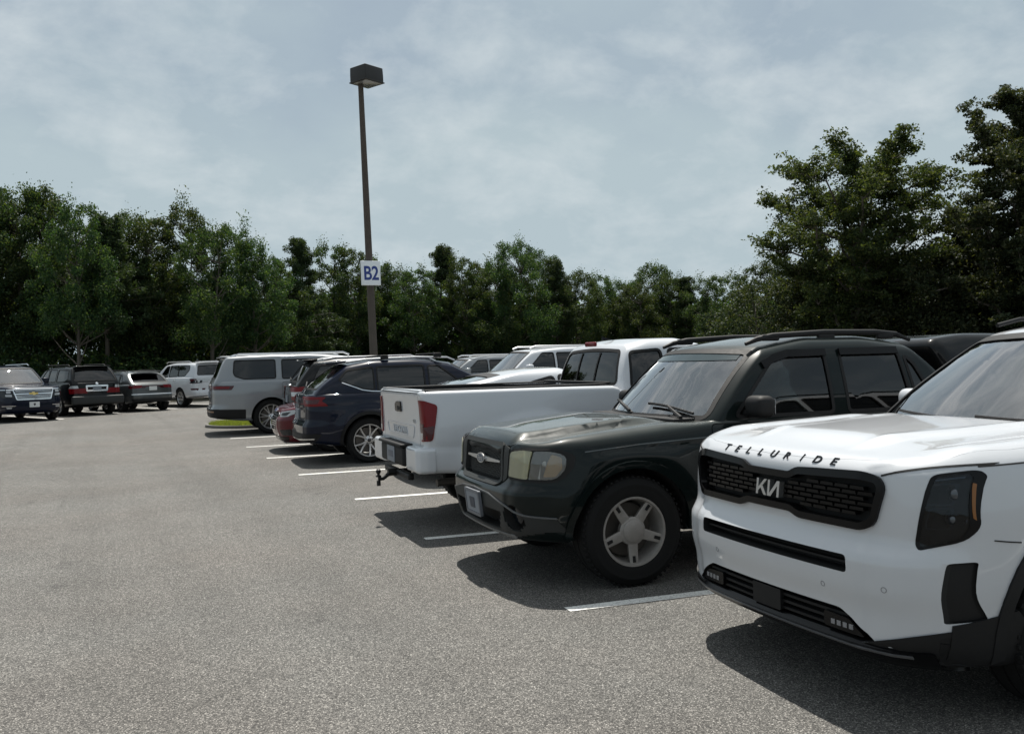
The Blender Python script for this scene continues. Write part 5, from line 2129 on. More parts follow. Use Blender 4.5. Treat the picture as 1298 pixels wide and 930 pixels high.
# ---------------------------------------------------------------- white pickup, tailgate towards the lane
def white_pickup():
    L, W = 5.39, .945
    root = car_root('pickup_truck', 'white pickup showing its open-topped bed, tailgate and a black tow hitch', 'pickup truck', L, (2.61, 8.93), R_(-3.5), nose_first=False)
    HB = L - .13
    S = car_spec(HB, W, 1.775, 1.22, .93, 3.235, .385, hood=(1.04, 1.15), cowl=1.30, ws_run=.68, tail=(.01, .03, .16), zb=.36, cab_end=3.26, arch=.07, lip=.9,
                 style=SIX, rwz=(1.315, 1.635, .085), n=(90, 24, 26), rwmat=REARGLASS, bowr=.03, tailw=.93, nosew=.7, rwp=.09,
                 panes=[(rpoly([(1.78, 1.24), (2.62, 1.24), (2.62, 1.64), (2.20, 1.64)], .04), SIDEGLASS), (rpoly([(2.72, 1.25), (3.08, 1.27), (3.04, 1.62), (2.72, 1.64)], .04), TINTED)])
    S['w'] = [(0, .64), (.05, .73), (.14, .81), (.3, .88), (.6, .925), (1.2, W), (HB - .3, W), (HB - .1, W * .985), (HB, W * .955)]
    S['zt'] = [(0, 1.02), (.1, 1.06), (.5, 1.10), (1.25, 1.16), (1.6, 1.205), (3.24, 1.22), (3.28, 1.30), (HB, 1.315)]
    S['zb'] = [(0, .34), (.9, .36), (4.6, .48), (4.8, .54), (HB, .57)]
    S['sec'] = [(.34, .93), (.5, .97), (.68, 1.0), (.88, 1.0), (1.08, .985), (1.2, .965), (1.32, .94)]
    S['R'] = [(.5, .0), (.78, .0), (.82, .012), (1.18, .0), (1.28, -.012), (1.35, -.01)]
    S['bowr'] = .012
    S['rad'] = (.05, .035, .05, .035, .05)

    def side(x, z):
        o = 0
        for xc in (.93, 4.165):
            d = np.sqrt(((x - xc) / 1.25) ** 2 + (z - .385) ** 2)
            o = o + .035 * smooth(.74, .60, d) * smooth(.5, .6, z) * (1 - smooth(1.10, 1.2, z))
        return o - .008 * np.exp(-((z - .80) / .03) ** 2)
    S['side'] = side
    bed = rpoly([(3.36, -.72), (HB - .085, -.72), (HB - .085, .72), (3.36, .72)], .05)
    S['cuts'] = [prism(bed, 'z', .82, 2.0)]
    gate = rpoly([(-.725, .79), (.725, .79), (.745, 1.298), (-.745, 1.298)], .02)
    S['panels'] = [('tailgate', gate, 'x', 1)] + side_doors(S, (1.55, 2.72, 3.2), .52, 1.16)
    K = build_car(root, S, WHITE2)
    bb, cb = K['bb'], K['cb']
    gt = K['panels'][0]
    # bed floor stands in the cut; black rail caps and tailgate spoiler
    for s in (-1, 1):
        MB().box(((3.34 + HB) / 2, .785 * s, 1.318), (HB - 3.42, .12, .016), .007).build('bed_rail', BLACK, root)
    MB().box((HB - .045, 0, 1.316), (.080, 1.48, .018), .008).build('tailgate_cap', WHITE2, gt)
    MB().box((3.335, 0, 1.325), (.05, 1.62, .03), .010).build('bed_rail', BLACK, root)
    # handle and pressed lettering on the tailgate
    hd = patch('tailgate_handle', GLOSSBLACK, gt, bb, rpoly([(-.13, 1.10), (.10, 1.10), (.10, 1.20), (-.06, 1.20), (-.13, 1.17)], .015), 'x', 1, .014, .03, .1)
    patch('handle_recess', DARK, hd, bb, rpoly([(-.03, 1.115), (.08, 1.115), (.08, 1.155), (-.03, 1.155)], .01), 'x', 1, .0155, .004, .2)
    pr = [(-.56, .985), (.56, .985), (.50, .865), (-.50, .865)]
    patches('pressed_panel', WHITE2, gt, bb, ring(rpoly(pr, .03), .012), 'x', 1, .006, .008, .1)
    fs, tw_, th_ = text2d('TACOMA', .098, 1.25, 1.18, .001)
    patches('pressed_lettering', mat('pressed_white', (.43, .45, .48), .4), gt, bb, place2d(fs, (0, .925)), 'x', 1, .006, .008, .3)
    patches('trim_badge', SILVER, gt, bb, place2d(text2d('SR5', .05, 1.1)[0], (.56, 1.03)), 'x', 1, .006, .008, .3)
    for s in (-1, 1):
        m2 = (lambda P: P) if s > 0 else mir
        a = patch('tail_light', RED, root, bb, m2(rpoly([(.765, 1.235), (.878, 1.228), (.878, 1.19), (.872, .86), (.80, .85)], .02)), 'x', 1, .012, .02, .03)
        patch('light_wrap', RED, a, bb, rpoly([(HB - .14, 1.185), (HB - .022, 1.228), (HB - .022, .86), (HB - .085, .865)], [.03, .002, .002, .03]), 'y', s, .011, .02, .02)
        patch('dark_band', DARKRED, a, bb, m2(rpoly([(.785, 1.02), (.874, 1.02), (.87, .94), (.79, .94)], .01)), 'x', 1, .0145, .006, .03)
        patch('reversing_lens', CLEARLENS, a, bb, m2(rpoly([(.80, .935), (.855, .935), (.85, .875), (.812, .87)], .01)), 'x', 1, .0145, .006, .03)
        patch('dark_corner', DARKRED, a, bb, rpoly([(HB - .105, 1.0), (HB - .02, .99), (HB - .022, .875), (HB - .072, .87)], .01), 'y', s, .0135, .006, .03)
        patch('headlight', CLEARLENS, root, bb, m2(rpoly([(.50, .98), (.84, 1.0), (.86, .86), (.55, .82)], .03)), 'x', -1, .008, .02, .05)
        mirror(root, 1.78, .92, 1.29, s, WHITE2, (.15, .21, .19))
        # painted bumper ends wrapping the corners
        v, f = hull(0, .185, pc([(0, .255), (.08, .25), (.14, .235), (.185, .215)]), const(.565), const(.80), (.02, .045, .05, .03, .04), (8, 8, 6))
        v = v + np.array((HB - .115, s * (.69 if True else 0), 0))
        v[:, 1] -= s * .10 * np.clip((v[:, 0] - HB) / .1, 0, 1) * 0
        mk('bumper_end', v, f, WHITE2, root)
    MB().box((HB + .02, 0, .69), (.14, .92, .19), .03).box((HB + .03, 0, .795), (.17, .94, .03), .012).build('rear_bumper', BLACK, root)
    pl = MB().box((HB + .094, .0, .69), (.008, .305, .155), .003).build('licence_plate', GREYPLATE, root)
    MB().box((HB + .099, 0, .69), (.003, .20, .06), .001).build('plate_figures', mat('plate_ink', (.10, .11, .14), .5), pl)
    patch('front_grille', BLACK, root, bb, rpoly([(-.46, .97), (.46, .97), (.50, .62), (-.50, .62)], .05), 'x', -1, .008, .02, .1)
    # high brake light, roof fin, window slider bars
    MB().box((3.135, 0, 1.722), (.03, .26, .05), .015).build('brake_light', RED, root)
    fin = MB()
    fin.add(np.array([(2.86, -.02, 1.765), (2.86, .02, 1.765), (3.0, -.015, 1.76), (3.0, .015, 1.76), (2.985, -.006, 1.800), (2.985, .006, 1.800), (3.0, -.006, 1.802), (3.0, .006, 1.802)]),
            [(0, 4, 5, 1), (4, 6, 7, 5), (6, 2, 3, 7), (0, 2, 6, 4), (1, 5, 7, 3), (0, 1, 3, 2)])
    fin.build('roof_fin', GLOSSBLACK, root, angle=20)
    patches('window_bar', BLACK, root, cb, [[(y - .012, 1.32), (y + .012, 1.32), (y + .012, 1.63), (y - .012, 1.63)] for y in (-.22, .22)], 'x', 1, .003, .006, .1)
    quick_inside(root, 1.3, 1.22, W)
    # tow hitch: receiver, drop bar, ball
    h = MB()
    h.tube([(HB - .1, 0, .50), (HB + .13, 0, .50)], .036, 8)
    h.box((HB + .02, 0, .50), (.06, 1.0, .06), .015)
    h.tube([(HB + .06, 0, .50), (HB + .13, 0, .480), (HB + .18, 0, .445), (HB + .23, 0, .445)], .021, 8)
    h.lathe([(0, 0), (.028, 0), (.028, .012), (.014, .016), (.014, .03), (.022, .038), (.026, .052), (.022, .068), (.010, .077), (0, .078)], 14, 'z', (HB + .225, 0, .463))
    h.lathe([(0, 0), (.02, 0), (.02, -.05), (0, -.05)], 8, 'z', (HB + .225, 0, .425))
    h.build('tow_hitch', mat('hitch_steel', (.02, .02, .02), .5, .6), root)
    MB().tube([(HB - .9, .55, .46), (HB - .2, .60, .44)], .035, 10).build('exhaust', STEEL, root)


white_pickup()


# ---------------------------------------------------------------- white saloon behind the white pickup
def white_saloon():
    L, W = 4.75, .92
    root = car_root('hatchback', 'low white hatchback seen over the bed of the white pickup', 'car', L, (3.78, 12.2), R_(-3.5), nose_first=False)
    S = car_spec(L, W, 1.465, 1.0, .90, 2.80, .335, hood=(.74, .93), cowl=1.15, ws_run=1.02, tail=(.10, .40, 1.05), zb=.2, deck=1.06, cab_end=L - .12, tum_top=.74,
                 roof_drop=.16, roof_pk=.38, style=TEN, wmat=ALLOYDARK, rwz=(1.13, 1.36, .10), rwmat=WINDSHIELD, bowr=.10,
                 panes=[(rpoly([(1.95, 1.03), (2.72, 1.03), (2.72, 1.35), (2.42, 1.33)], .04), TINTED), (rpoly([(2.80, 1.03), (3.42, 1.06), (3.15, 1.26), (2.80, 1.34)], .06), TINTED)])
    S['cab']['xR'] = [(.95, L - .16), (1.10, L - .26), (1.28, L - .66), (1.38, L - 1.05), (1.47, L - 1.75)]
    S['panels'] = side_doors(S, (1.45, 2.72, 3.5), .32, .94)
    K = build_car(root, S, WHITE3)
    for s in (-1, 1):
        m2 = (lambda P: P) if s > 0 else mir
        patch('tail_light', RED, root, K['bb'], m2(rpoly([(.42, .93), (.80, .95), (.82, .84), (.45, .82)], .03)), 'x', 1, .006, .02, .05)
        patch('headlight', CLEARLENS, root, K['bb'], m2(rpoly([(.45, .70), (.80, .73), (.80, .62), (.5, .6)], .03)), 'x', -1, .006, .02, .05)
        mirror(root, 1.88, .87, 1.04, s, WHITE3, (.13, .19, .13))
    plate(root, K['bb'], (0, .82), 1, WHITEPLATE)
    quick_inside(root, 1.15, 1.0, W)


white_saloon()


# ---------------------------------------------------------------- navy SUV with cross bars
def navy_suv():
    L, W = 4.70, .92
    root = car_root('sport_utility_vehicle', 'navy blue SUV with black cross bars on silver roof rails, tail towards the lane', 'SUV', L, (2.97, 15.45), R_(-3.5), nose_first=False)
    t = L
    S = car_spec(L, W, 1.655, 1.13, .87, 2.79, .362, hood=(.92, 1.05), cowl=1.22, ws_run=.85, tail=(.10, .20, .66), zb=.24, rr=.255, style=VFIVE, n=(80, 24, 24),
                 roof_drop=.07, rwz=(1.20, 1.50, .10), rwmat=REARGLASS, flare=(.045, BLACK, .012), rwp=.10,
                 panes=[(rpoly([(1.98, 1.15), (2.62, 1.15), (2.62, 1.52), (2.45, 1.52)], .04), SIDEGLASS), (rpoly([(2.71, 1.15), (3.48, 1.15), (3.48, 1.52), (2.71, 1.53)], .03), TINTED),
                        (rpoly([(3.55, 1.17), (3.72, 1.19), (4.10, 1.33), (3.96, 1.48), (3.55, 1.52)], .04), TINTED)])

    def side(x, z):
        return -.012 * np.exp(-((z - .93) / .014) ** 2) * smooth(.6, 1.0, x) + .018 * smooth(.62, .50, np.sqrt((x - 3.66) ** 2 + (z - .362) ** 2)) * smooth(.4, .6, z)
    S['side'] = side
    S['panels'] = side_doors(S, (1.5, 2.66, 3.5), .42, 1.08) + [('tailgate', rpoly([(-.60, .62), (.60, .62), (.66, .92), (.62, 1.08), (-.62, 1.08), (-.66, .92)], .04), 'x', 1)]
    K = build_car(root, S, NAVY)
    bb, cb = K['bb'], K['cb']
    for s in (-1, 1):
        m2 = (lambda P: P) if s > 0 else mir
        a = patch('tail_light', RED, root, bb, m2(rpoly([(.44, 1.07), (.86, 1.075), (.84, .93), (.60, .93)], .02)), 'x', 1, .010, .02, .03)
        patch('light_wrap', RED, a, bb, rpoly([(L - .36, .975), (L - .20, 1.08), (L - .02, 1.08), (L - .02, .93), (L - .40, .935)], .015), 'y', s, .010, .02, .03)
        patch('dark_band', DARKRED, a, bb, m2(rpoly([(.62, 1.03), (.84, 1.035), (.83, .97), (.68, .97)], .015)), 'x', 1, .0125, .006, .03)
        patch('headlight', CLEARLENS, root, bb, m2(rpoly([(.46, .88), (.84, .90), (.84, .76), (.5, .75)], .03)), 'x', -1, .006, .02, .05)
        mirror(root, 1.98, .88, 1.17, s, NAVY)
        patches('window_strip', CHROME, root, cb, band([(1.75, 1.137), (3.48, 1.135), (3.60, 1.142), (3.74, 1.165), (4.06, 1.29)], .014), 'y', s, .010, .010, .1)
        patch('sill_cladding', BLACK, root, bb, rpoly([(1.30, .26), (3.22, .26), (3.22, .40), (1.30, .40)], .01), 'y', s, .012, .02, .1)
    patch('bumper_cladding', BLACK, root, bb, rpoly([(-.86, .50), (.86, .50), (.80, .37), (-.80, .37)], .03), 'x', 1, .010, .02, .05)
    patches('bumper_strip', CHROME, root, bb, band([(-.80, .42), (-.4, .40), (.4, .40), (.80, .42)], .016), 'x', 1, .016, .02, .06)
    plate(root, bb, (0, .80), 1, GREYPLATE)
    MB().box((4.10, 0, 1.612), (.34, 1.14, .035), .014, rot=Matrix.Rotation(R_(4), 3, 'Y')).build('roof_spoiler', NAVY, root)
    MB().tube([(4.52, .05, 1.23), (4.44, -.38, 1.30)], .012, 6).build('rear_wiper', BLACK, root)
    rails(root, [(2.12, .58, 1.60), (2.25, .585, 1.655), (2.8, .59, 1.672), (3.6, .59, 1.655), (3.95, .58, 1.615)], SILVER, .016)
    cross_bar(root, L - 1.38, .59, 1.655, BLACK)
    cross_bar(root, L - 2.28, .59, 1.672, BLACK)
    handles(K, [(2.52, .98, 1), (2.52, .98, -1), (3.36, .98, 1), (3.36, .98, -1)], NAVY)
    quick_inside(root, 1.22, 1.13, W)


navy_suv()


# ---------------------------------------------------------------- black SUV between navy and red
def black_suv():
    L, W = 4.9, .95
    root = car_root('sport_utility_vehicle', 'black SUV with red and white tail lights, between the maroon sedan and the silver-grey SUV', 'SUV', L, (3.70, 20.35), R_(-3.5), nose_first=False)
    S = car_spec(L, W, 1.735, 1.18, .92, 2.82, .385, hood=(1.0, 1.10), cowl=1.22, ws_run=.72, tail=(.06, .14, .44), zb=.3, style=SIX, rwz=(1.25, 1.58, .10), rwmat=REARGLASS,
                 panes=[(rpoly([(1.90, 1.20), (2.62, 1.20), (2.62, 1.59), (2.35, 1.59)], .04), SIDEGLASS), (rpoly([(2.71, 1.20), (3.46, 1.20), (3.46, 1.59), (2.71, 1.6)], .03), TINTED),
                        (rpoly([(3.56, 1.21), (4.42, 1.23), (4.24, 1.56), (3.56, 1.58)], .04), TINTED)])
    S['panels'] = side_doors(S, (1.5, 2.66, 3.5), .45, 1.12)
    K = build_car(root, S, BLACKP)
    bb = K['bb']
    for s in (-1, 1):
        m2 = (lambda P: P) if s > 0 else mir
        a = patch('tail_light', RED, root, bb, m2(rpoly([(.60, 1.13), (.90, 1.13), (.88, .86), (.66, .86)], .02)), 'x', 1, .016, .03, .03)
        patch('light_wrap', RED, a, bb, rpoly([(L - .24, 1.12), (L - .02, 1.13), (L - .02, .86), (L - .20, .88)], .02), 'y', s, .016, .03, .03)
        patch('reversing_lens', CLEARLENS, a, bb, m2(rpoly([(.63, 1.03), (.895, 1.03), (.885, .94), (.65, .94)], .01)), 'x', 1, .019, .006, .03)
        patch('lens_side', CLEARLENS, a, bb, rpoly([(L - .22, 1.02), (L - .02, 1.03), (L - .02, .945), (L - .21, .95)], .01), 'y', s, .019, .006, .03)
        patch('headlight', CLEARLENS, root, bb, m2(rpoly([(.46, .96), (.84, .98), (.84, .82), (.5, .80)], .03)), 'x', -1, .006, .02, .05)
        mirror(root, 1.90, .90, 1.24, s, BLACKP)
    MB().box((L + .015, 0, .55), (.10, 1.62, .17), .04).build('rear_bumper', BLACKP, root)
    MB().box((L - .045, 0, 1.175), (.07, 1.25, .05), .02).build('tailgate_strip', CHROME, root)
    plate(root, bb, (0, .88), 1, GREYPLATE)
    MB().box((4.42, 0, 1.69), (.30, 1.20, .035), .014, rot=Matrix.Rotation(R_(3), 3, 'Y')).build('roof_spoiler', BLACKP, root)
    MB().tube([(4.76, .05, 1.28), (4.72, -.38, 1.32)], .012, 6).build('rear_wiper', BLACK, root)
    rails(root, [(2.10, .60, 1.69), (2.25, .605, 1.745), (3.9, .605, 1.735), (4.15, .60, 1.69)], SILVER, .018)
    quick_inside(root, 1.22, 1.18, W)


black_suv()


# ---------------------------------------------------------------- maroon saloon, nose out
def maroon_saloon():
    L, W = 4.87, .925
    root = car_root('sedan', 'maroon sedan parked nose out, mostly hidden behind the navy SUV', 'car', L, (2.98, 17.75), HEAD)
    S = car_spec(L, W, 1.47, .98, .95, 2.85, .335, hood=(.78, .93), cowl=1.25, ws_run=.95, tail=(.35, .6, 1.35), zb=.19, deck=1.05, cab_end=L - .12, tum_top=.75, nosew=.60,
                 roof_drop=.14, style=TEN, rwz=(1.12, 1.36, .12),
                 panes=[(rpoly([(1.98, 1.01), (2.75, 1.01), (2.75, 1.36), (2.45, 1.34)], .04), SIDEGLASS), (rpoly([(2.82, 1.01), (3.66, 1.03), (3.36, 1.29), (2.82, 1.36)], .06), SIDEGLASS)])
    hg = [(.44, .70), (.40, .50), (.28, .42)]
    g = rpoly([(-.28, .42), (.28, .42), (.42, .52), (.47, .70), (.40, .735), (-.40, .735), (-.47, .70), (-.42, .52)], .02)
    S['shells'] = [(g, 'x', -1, .05, .05)]
    S['panels'] = side_doors(S, (1.45, 2.76, 3.6), .32, .92)
    K = build_car(root, S, MAROON)
    bb = K['bb']
    bars = []
    for i in range(7):
        z = .455 + .04 * i
        w = .32 + .13 * min(1, i / 3)
        bars.append([(-w, z + .016), (w, z + .016), (w, z), (-w, z)])
    gr = patches('grille', CHROME, root, bb, bars, 'x', -1, .004, .03, .1)
    patches('grille_frame', CHROME, gr, bb, ring(inset(g, -.010), .016), 'x', -1, .008, .02, .1)
    ob = patch('oval_badge', CHROME, root, bb, circle((0, .765), .075, 20, .03), 'x', -1, .012, .012, .2)
    patch('badge_field', mat('badge_deep_blue', (.01, .03, .14), .3), ob, bb, circle((0, .765), .065, 20, .023), 'x', -1, .0135, .004, .2)
    for s in (-1, 1):
        m2 = (lambda P: P) if s > 0 else mir
        h = patch('headlight', CLEARLENS, root, bb, m2(rpoly([(.52, .735), (.70, .765), (.85, .79), (.87, .74), (.76, .665), (.54, .655)], .015)), 'x', -1, .008, .02, .03)
        patch('lamp_core', SMOKED, h, bb, m2(rpoly([(.57, .725), (.72, .745), (.80, .75), (.72, .68), (.57, .675)], .015)), 'x', -1, .0105, .006, .03)
        patch('fog_light', SMOKED, root, bb, m2(rpoly([(.56, .42), (.80, .44), (.78, .33), (.6, .32)], .02)), 'x', -1, .006, .02, .05)
        mirror(root, 1.95, .88, 1.03, s, MAROON, (.13, .19, .13))
        patch('tail_light', RED, root, bb, m2(rpoly([(.50, .92), (.82, .94), (.82, .82), (.52, .80)], .03)), 'x', 1, .006, .02, .05)
    patch('bumper_lip', GLOSSBLACK, root, bb, rpoly([(-.72, .30), (.72, .30), (.66, .22), (-.66, .22)], .02), 'x', -1, .008, .02, .05)
    quick_inside(root, 1.25, .98, W)


maroon_saloon()


# ---------------------------------------------------------------- long silver-grey SUV beside the grass
def silver_suv():
    L, W = 5.45, 1.06
    root = car_root('sport_utility_vehicle', 'long silver-grey SUV with large dark rear side windows, parked beside the grass island', 'SUV', L, (2.42, 23.42), R_(-3.5), nose_first=False)
    S = car_spec(L, W, 1.87, 1.27, .95, 3.12, .405, hood=(1.10, 1.20), cowl=1.35, ws_run=.62, tail=(.03, .10, .30), zb=.30, rr=.285, style=MULTI, tum_top=.82, n=(80, 24, 24),
                 roof_drop=.03, rwz=(1.34, 1.70, .10), rwmat=REARGLASS, flare=(.05, SILVERP, .014), bowr=.05, cabw=.92,
                 panes=[(rpoly([(2.00, 1.30), (2.75, 1.30), (2.75, 1.72), (2.42, 1.72)], .04), SIDEGLASS), (rpoly([(2.86, 1.30), (3.78, 1.30), (3.78, 1.73), (2.86, 1.73)], .04), TINTED),
                        (rpoly([(3.95, 1.31), (4.66, 1.31), (4.86, 1.38), (4.89, 1.46), (4.86, 1.73), (3.95, 1.73)], .04), TINTED)])
    S['rad'] = (.05, .045, .05, .05, .05)
    S['cab']['rad'] = (.05, .05, .075, .06, .01)
    S['cab']['tum'] = [(1.22, 1.0), (1.30, .985), (1.55, .935), (1.78, .885), (1.87, .865)]
    S['sec'] = [(.30, .94), (.45, .975), (.65, 1.0), (.95, 1.0), (1.15, .985), (1.27, .965), (1.37, .95)]
    S['panels'] = side_doors(S, (1.62, 2.8, 3.82), .50, 1.22)
    K = build_car(root, S, SILVERP)
    bb = K['bb']
    for s in (-1, 1):
        m2 = (lambda P: P) if s > 0 else mir
        a = patch('tail_light', DARKRED, root, bb, m2(rpoly([(.44, 1.165), (.98, 1.165), (.97, 1.07), (.46, 1.07)], .02)), 'x', 1, .008, .02, .04)
        patch('light_wrap', DARKRED, a, bb, rpoly([(L - .56, 1.155), (L - .02, 1.17), (L - .02, 1.07), (L - .50, 1.06)], .02), 'y', s, .008, .02, .04)
        patch('light_strip', RED, a, bb, rpoly([(L - .46, 1.135), (L - .04, 1.145), (L - .04, 1.10), (L - .44, 1.095)], .01), 'y', s, .0105, .006, .04)
        patch('headlight', CLEARLENS, root, bb, m2(rpoly([(.60, 1.06), (.96, 1.08), (.96, .95), (.62, .95)], .02)), 'x', -1, .006, .02, .05)
        mirror(root, 2.02, 1.02, 1.33, s, SILVERP)
        patch('bumper_side', BLACK, root, bb, rpoly([(L - .80, .60), (L - .02, .62), (L - .02, .40), (L - .80, .38)], .02), 'y', s, .010, .02, .05)
    patch('bumper_cladding', BLACK, root, bb, rpoly([(-.98, .62), (.98, .62), (.92, .43), (-.92, .43)], .03), 'x', 1, .010, .02, .05)
    patches('bumper_strip', mat('bronze_strip', (.30, .20, .14), .3, .7), root, bb, band([(-.88, .56), (.88, .56)], .03), 'x', 1, .014, .02, .06)
    plate(root, bb, (0, .95), 1, GREYPLATE)
    MB().box((5.06, 0, 1.83), (.24, 1.36, .035), .014).build('roof_spoiler', SILVERP, root)
    rails(root, [(2.15, .75, 1.83), (2.3, .755, 1.885), (4.75, .755, 1.885), (4.9, .75, 1.83)], CHROME, .020)
    handles(K, [(2.66, 1.12, 1), (2.66, 1.12, -1), (3.68, 1.12, 1), (3.68, 1.12, -1)], SILVERP)
    quick_inside(root, 1.35, 1.27, W)


silver_suv()


# ---------------------------------------------------------------- two SUVs in the facing row
def facing_suv(name, label, nose, L, W, H, belt, pm, rail, panes_dark=True):
    root = car_root(name, label, 'SUV', L, nose, HEAD)
    S = car_spec(L, W, H, belt, .95, L * .57, .40, hood=(1.10, belt - .10), cowl=1.28, ws_run=.70, tail=(.04, .10, .35), zb=.30, style=SIX, tum_top=.82, roof_drop=.03,
                 panes=[(rpoly([(1.98, belt + .03), (2.72, belt + .03), (2.72, H - .16), (2.42, H - .16)], .04), SIDEGLASS), (rpoly([(2.82, belt + .03), (3.7, belt + .03), (3.7, H - .16), (2.82, H - .16)], .04), TINTED),
                        (rpoly([(3.82, belt + .03), (L - .45, belt + .05), (L - .60, H - .18), (3.82, H - .16)], .05), TINTED)])
    S['panels'] = side_doors(S, (1.55, 2.77, 3.75), .50, belt - .06)
    K = build_car(root, S, pm)
    bb = K['bb']
    patch('grille', CHROME, root, bb, rpoly([(-.50, .98), (.50, .98), (.48, .72), (-.48, .72)], .03), 'x', -1, .010, .02, .1)
    for s in (-1, 1):
        m2 = (lambda P: P) if s > 0 else mir
        patch('headlight', CLEARLENS, root, bb, m2(rpoly([(.56, 1.0), (.88, 1.02), (.88, .86), (.58, .84)], .02)), 'x', -1, .006, .02, .05)
        patch('tail_light', RED, root, bb, m2(rpoly([(.70, 1.15), (.92, 1.15), (.92, .90), (.74, .90)], .02)), 'x', 1, .006, .02, .05)
        mirror(root, 1.95, .96, belt + .08, s, pm)
    rails(root, [(2.15, .63, H - .03), (2.3, .635, H + .025), (L - .75, .635, H + .015), (L - .5, .63, H - .04)], rail, .022)
    MB().box((L - .5, 0, H - .02), (.05, .05, .08), .02).build('roof_fin', BLACK, root)
    quick_inside(root, 1.28, belt, W)


facing_suv('sport_utility_vehicle', 'tall white SUV in the facing row, just left of the white pickup cab', (8.05, 22.35), 5.3, 1.01, 1.89, 1.28, WHITE2, SILVER)
facing_suv('sport_utility_vehicle', 'silver SUV far off in the facing row, only its roof and windows showing', (9.1, 29.3), 4.9, .95, 1.75, 1.18, SILVERP, CHROME)


# ---------------------------------------------------------------- the far group at the left
DIRN = Vector((.385, -.923, 0))
FWD = math.atan2(DIRN.y, DIRN.x)
AWAY = FWD + math.pi


def bowtie(w, h):
    return [[(-w, .0 - h * .45), (-w * .30, -h * .45), (-w * .22, -h), (w * .38, -h), (w * .30, -h * .45), (w, -h * .45), (w, h * .45) if False else (w * .92, h * .45), (w * .22, h * .45), (w * .14, h), (-w * .46, h), (-w * .38, h * .45), (-w * 1.08, h * .45)]]


def navy_front_suv():
    L, W = 5.18, 1.02
    root = car_root('sport_utility_vehicle', 'dark navy SUV facing the camera at the left edge, gold badge on chrome grille', 'SUV', L, (-1.86, 33.95), FWD)
    S = car_spec(L, W, 1.87, 1.24, 1.0, 2.95, .41, hood=(1.10, 1.20), cowl=1.32, ws_run=.78, tail=(.04, .10, .35), zb=.27, style=SIX, tum_top=.80, roof_drop=.03, nosew=.72,
                 panes=[(rpoly([(2.10, 1.27), (2.82, 1.27), (2.82, 1.70), (2.55, 1.70)], .04), SIDEGLASS), (rpoly([(2.92, 1.27), (3.8, 1.27), (3.8, 1.70), (2.92, 1.71)], .04), TINTED),
                        (rpoly([(3.92, 1.27), (4.75, 1.28), (4.60, 1.69), (3.92, 1.70)], .04), TINTED)])
    S['panels'] = side_doors(S, (1.6, 2.87, 3.85), .50, 1.17)
    K = build_car(root, S, NAVY)
    bb = K['bb']
    gp = rpoly([(-.62, 1.065), (.62, 1.065), (.52, .73), (-.52, .73)], .03)
    g = patch('grille', GLOSSBLACK, root, bb, gp, 'x', -1, .006, .02, .06)
    patches('grille_frame', CHROME, g, bb, ring(inset(gp, -.012), .034), 'x', -1, .018, .03, .1)
    patches('chrome_bar', CHROME, g, bb, [[(-.60, .935), (.60, .935), (.59, .895), (-.59, .895)]] + [[(-.55, z + .014), (.55, z + .014), (.55, z), (-.55, z)] for z in (.775, .815, .855, .975, 1.015)], 'x', -1, .016, .02, .1)
    patches('bow_tie_badge', mat('gold_badge', (.75, .55, .20), .3, .7), root, bb, place2d(bowtie(.135, .05), (0, .915), True), 'x', -1, .024, .02, .1)
    for s in (-1, 1):
        m2 = (lambda P: P) if s > 0 else mir
        h = patch('headlight', SMOKED, root, bb, m2(rpoly([(.62, 1.06), (.93, 1.07), (.95, .93), (.88, .80), (.58, .78)], .02)), 'x', -1, .010, .02, .04)
        patches('lamp_core', CLEARLENS, h, bb, [m2(rpoly([(.68, 1.02), (.80, 1.02), (.80, .94), (.68, .94)], .02)), m2(rpoly([(.66, .90), (.84, .90), (.82, .84), (.65, .83)], .02))], 'x', -1, .0125, .006, .05)
        patches('lamp_strip', CHROME, h, bb, [m2([(.60, 1.06), (.93, 1.068), (.93, 1.045), (.62, 1.03)])], 'x', -1, .0125, .006, .05)
        f = patch('fog_light', CLEARLENS, root, bb, m2(rpoly([(.66, .50), (.82, .50), (.80, .45), (.68, .45)], .01)), 'x', -1, .008, .02, .05)
        patches('fog_trim', CHROME, f, bb, [m2([(.56, .545), (.90, .545), (.90, .525), (.56, .525)])], 'x', -1, .010, .01, .05)
        mirror(root, 2.08, .98, 1.31, s, NAVY if s < 0 else WHITE2, (.16, .22, .2))
    p = plate(root, bb, (0, .56), -1, WHITEPLATE, .31, .17, .02)
    patch('plate_crest', mat('crest_ink', (.03, .03, .04), .5), p, bb, [(-.03, .60), (.03, .60), (.032, .555), (0, .515), (-.032, .555)], 'x', -1, .0225, .004, .2)
    rails(root, [(2.3, .66, 1.84), (2.45, .665, 1.895), (4.5, .665, 1.885), (4.7, .66, 1.84)], CHROME, .02)
    MB().box((1.52, 0, 1.205), (.05, 1.2, .02), .008).build('wiper', BLACK, root)
    quick_inside(root, 1.32, 1.24, W)


navy_front_suv()


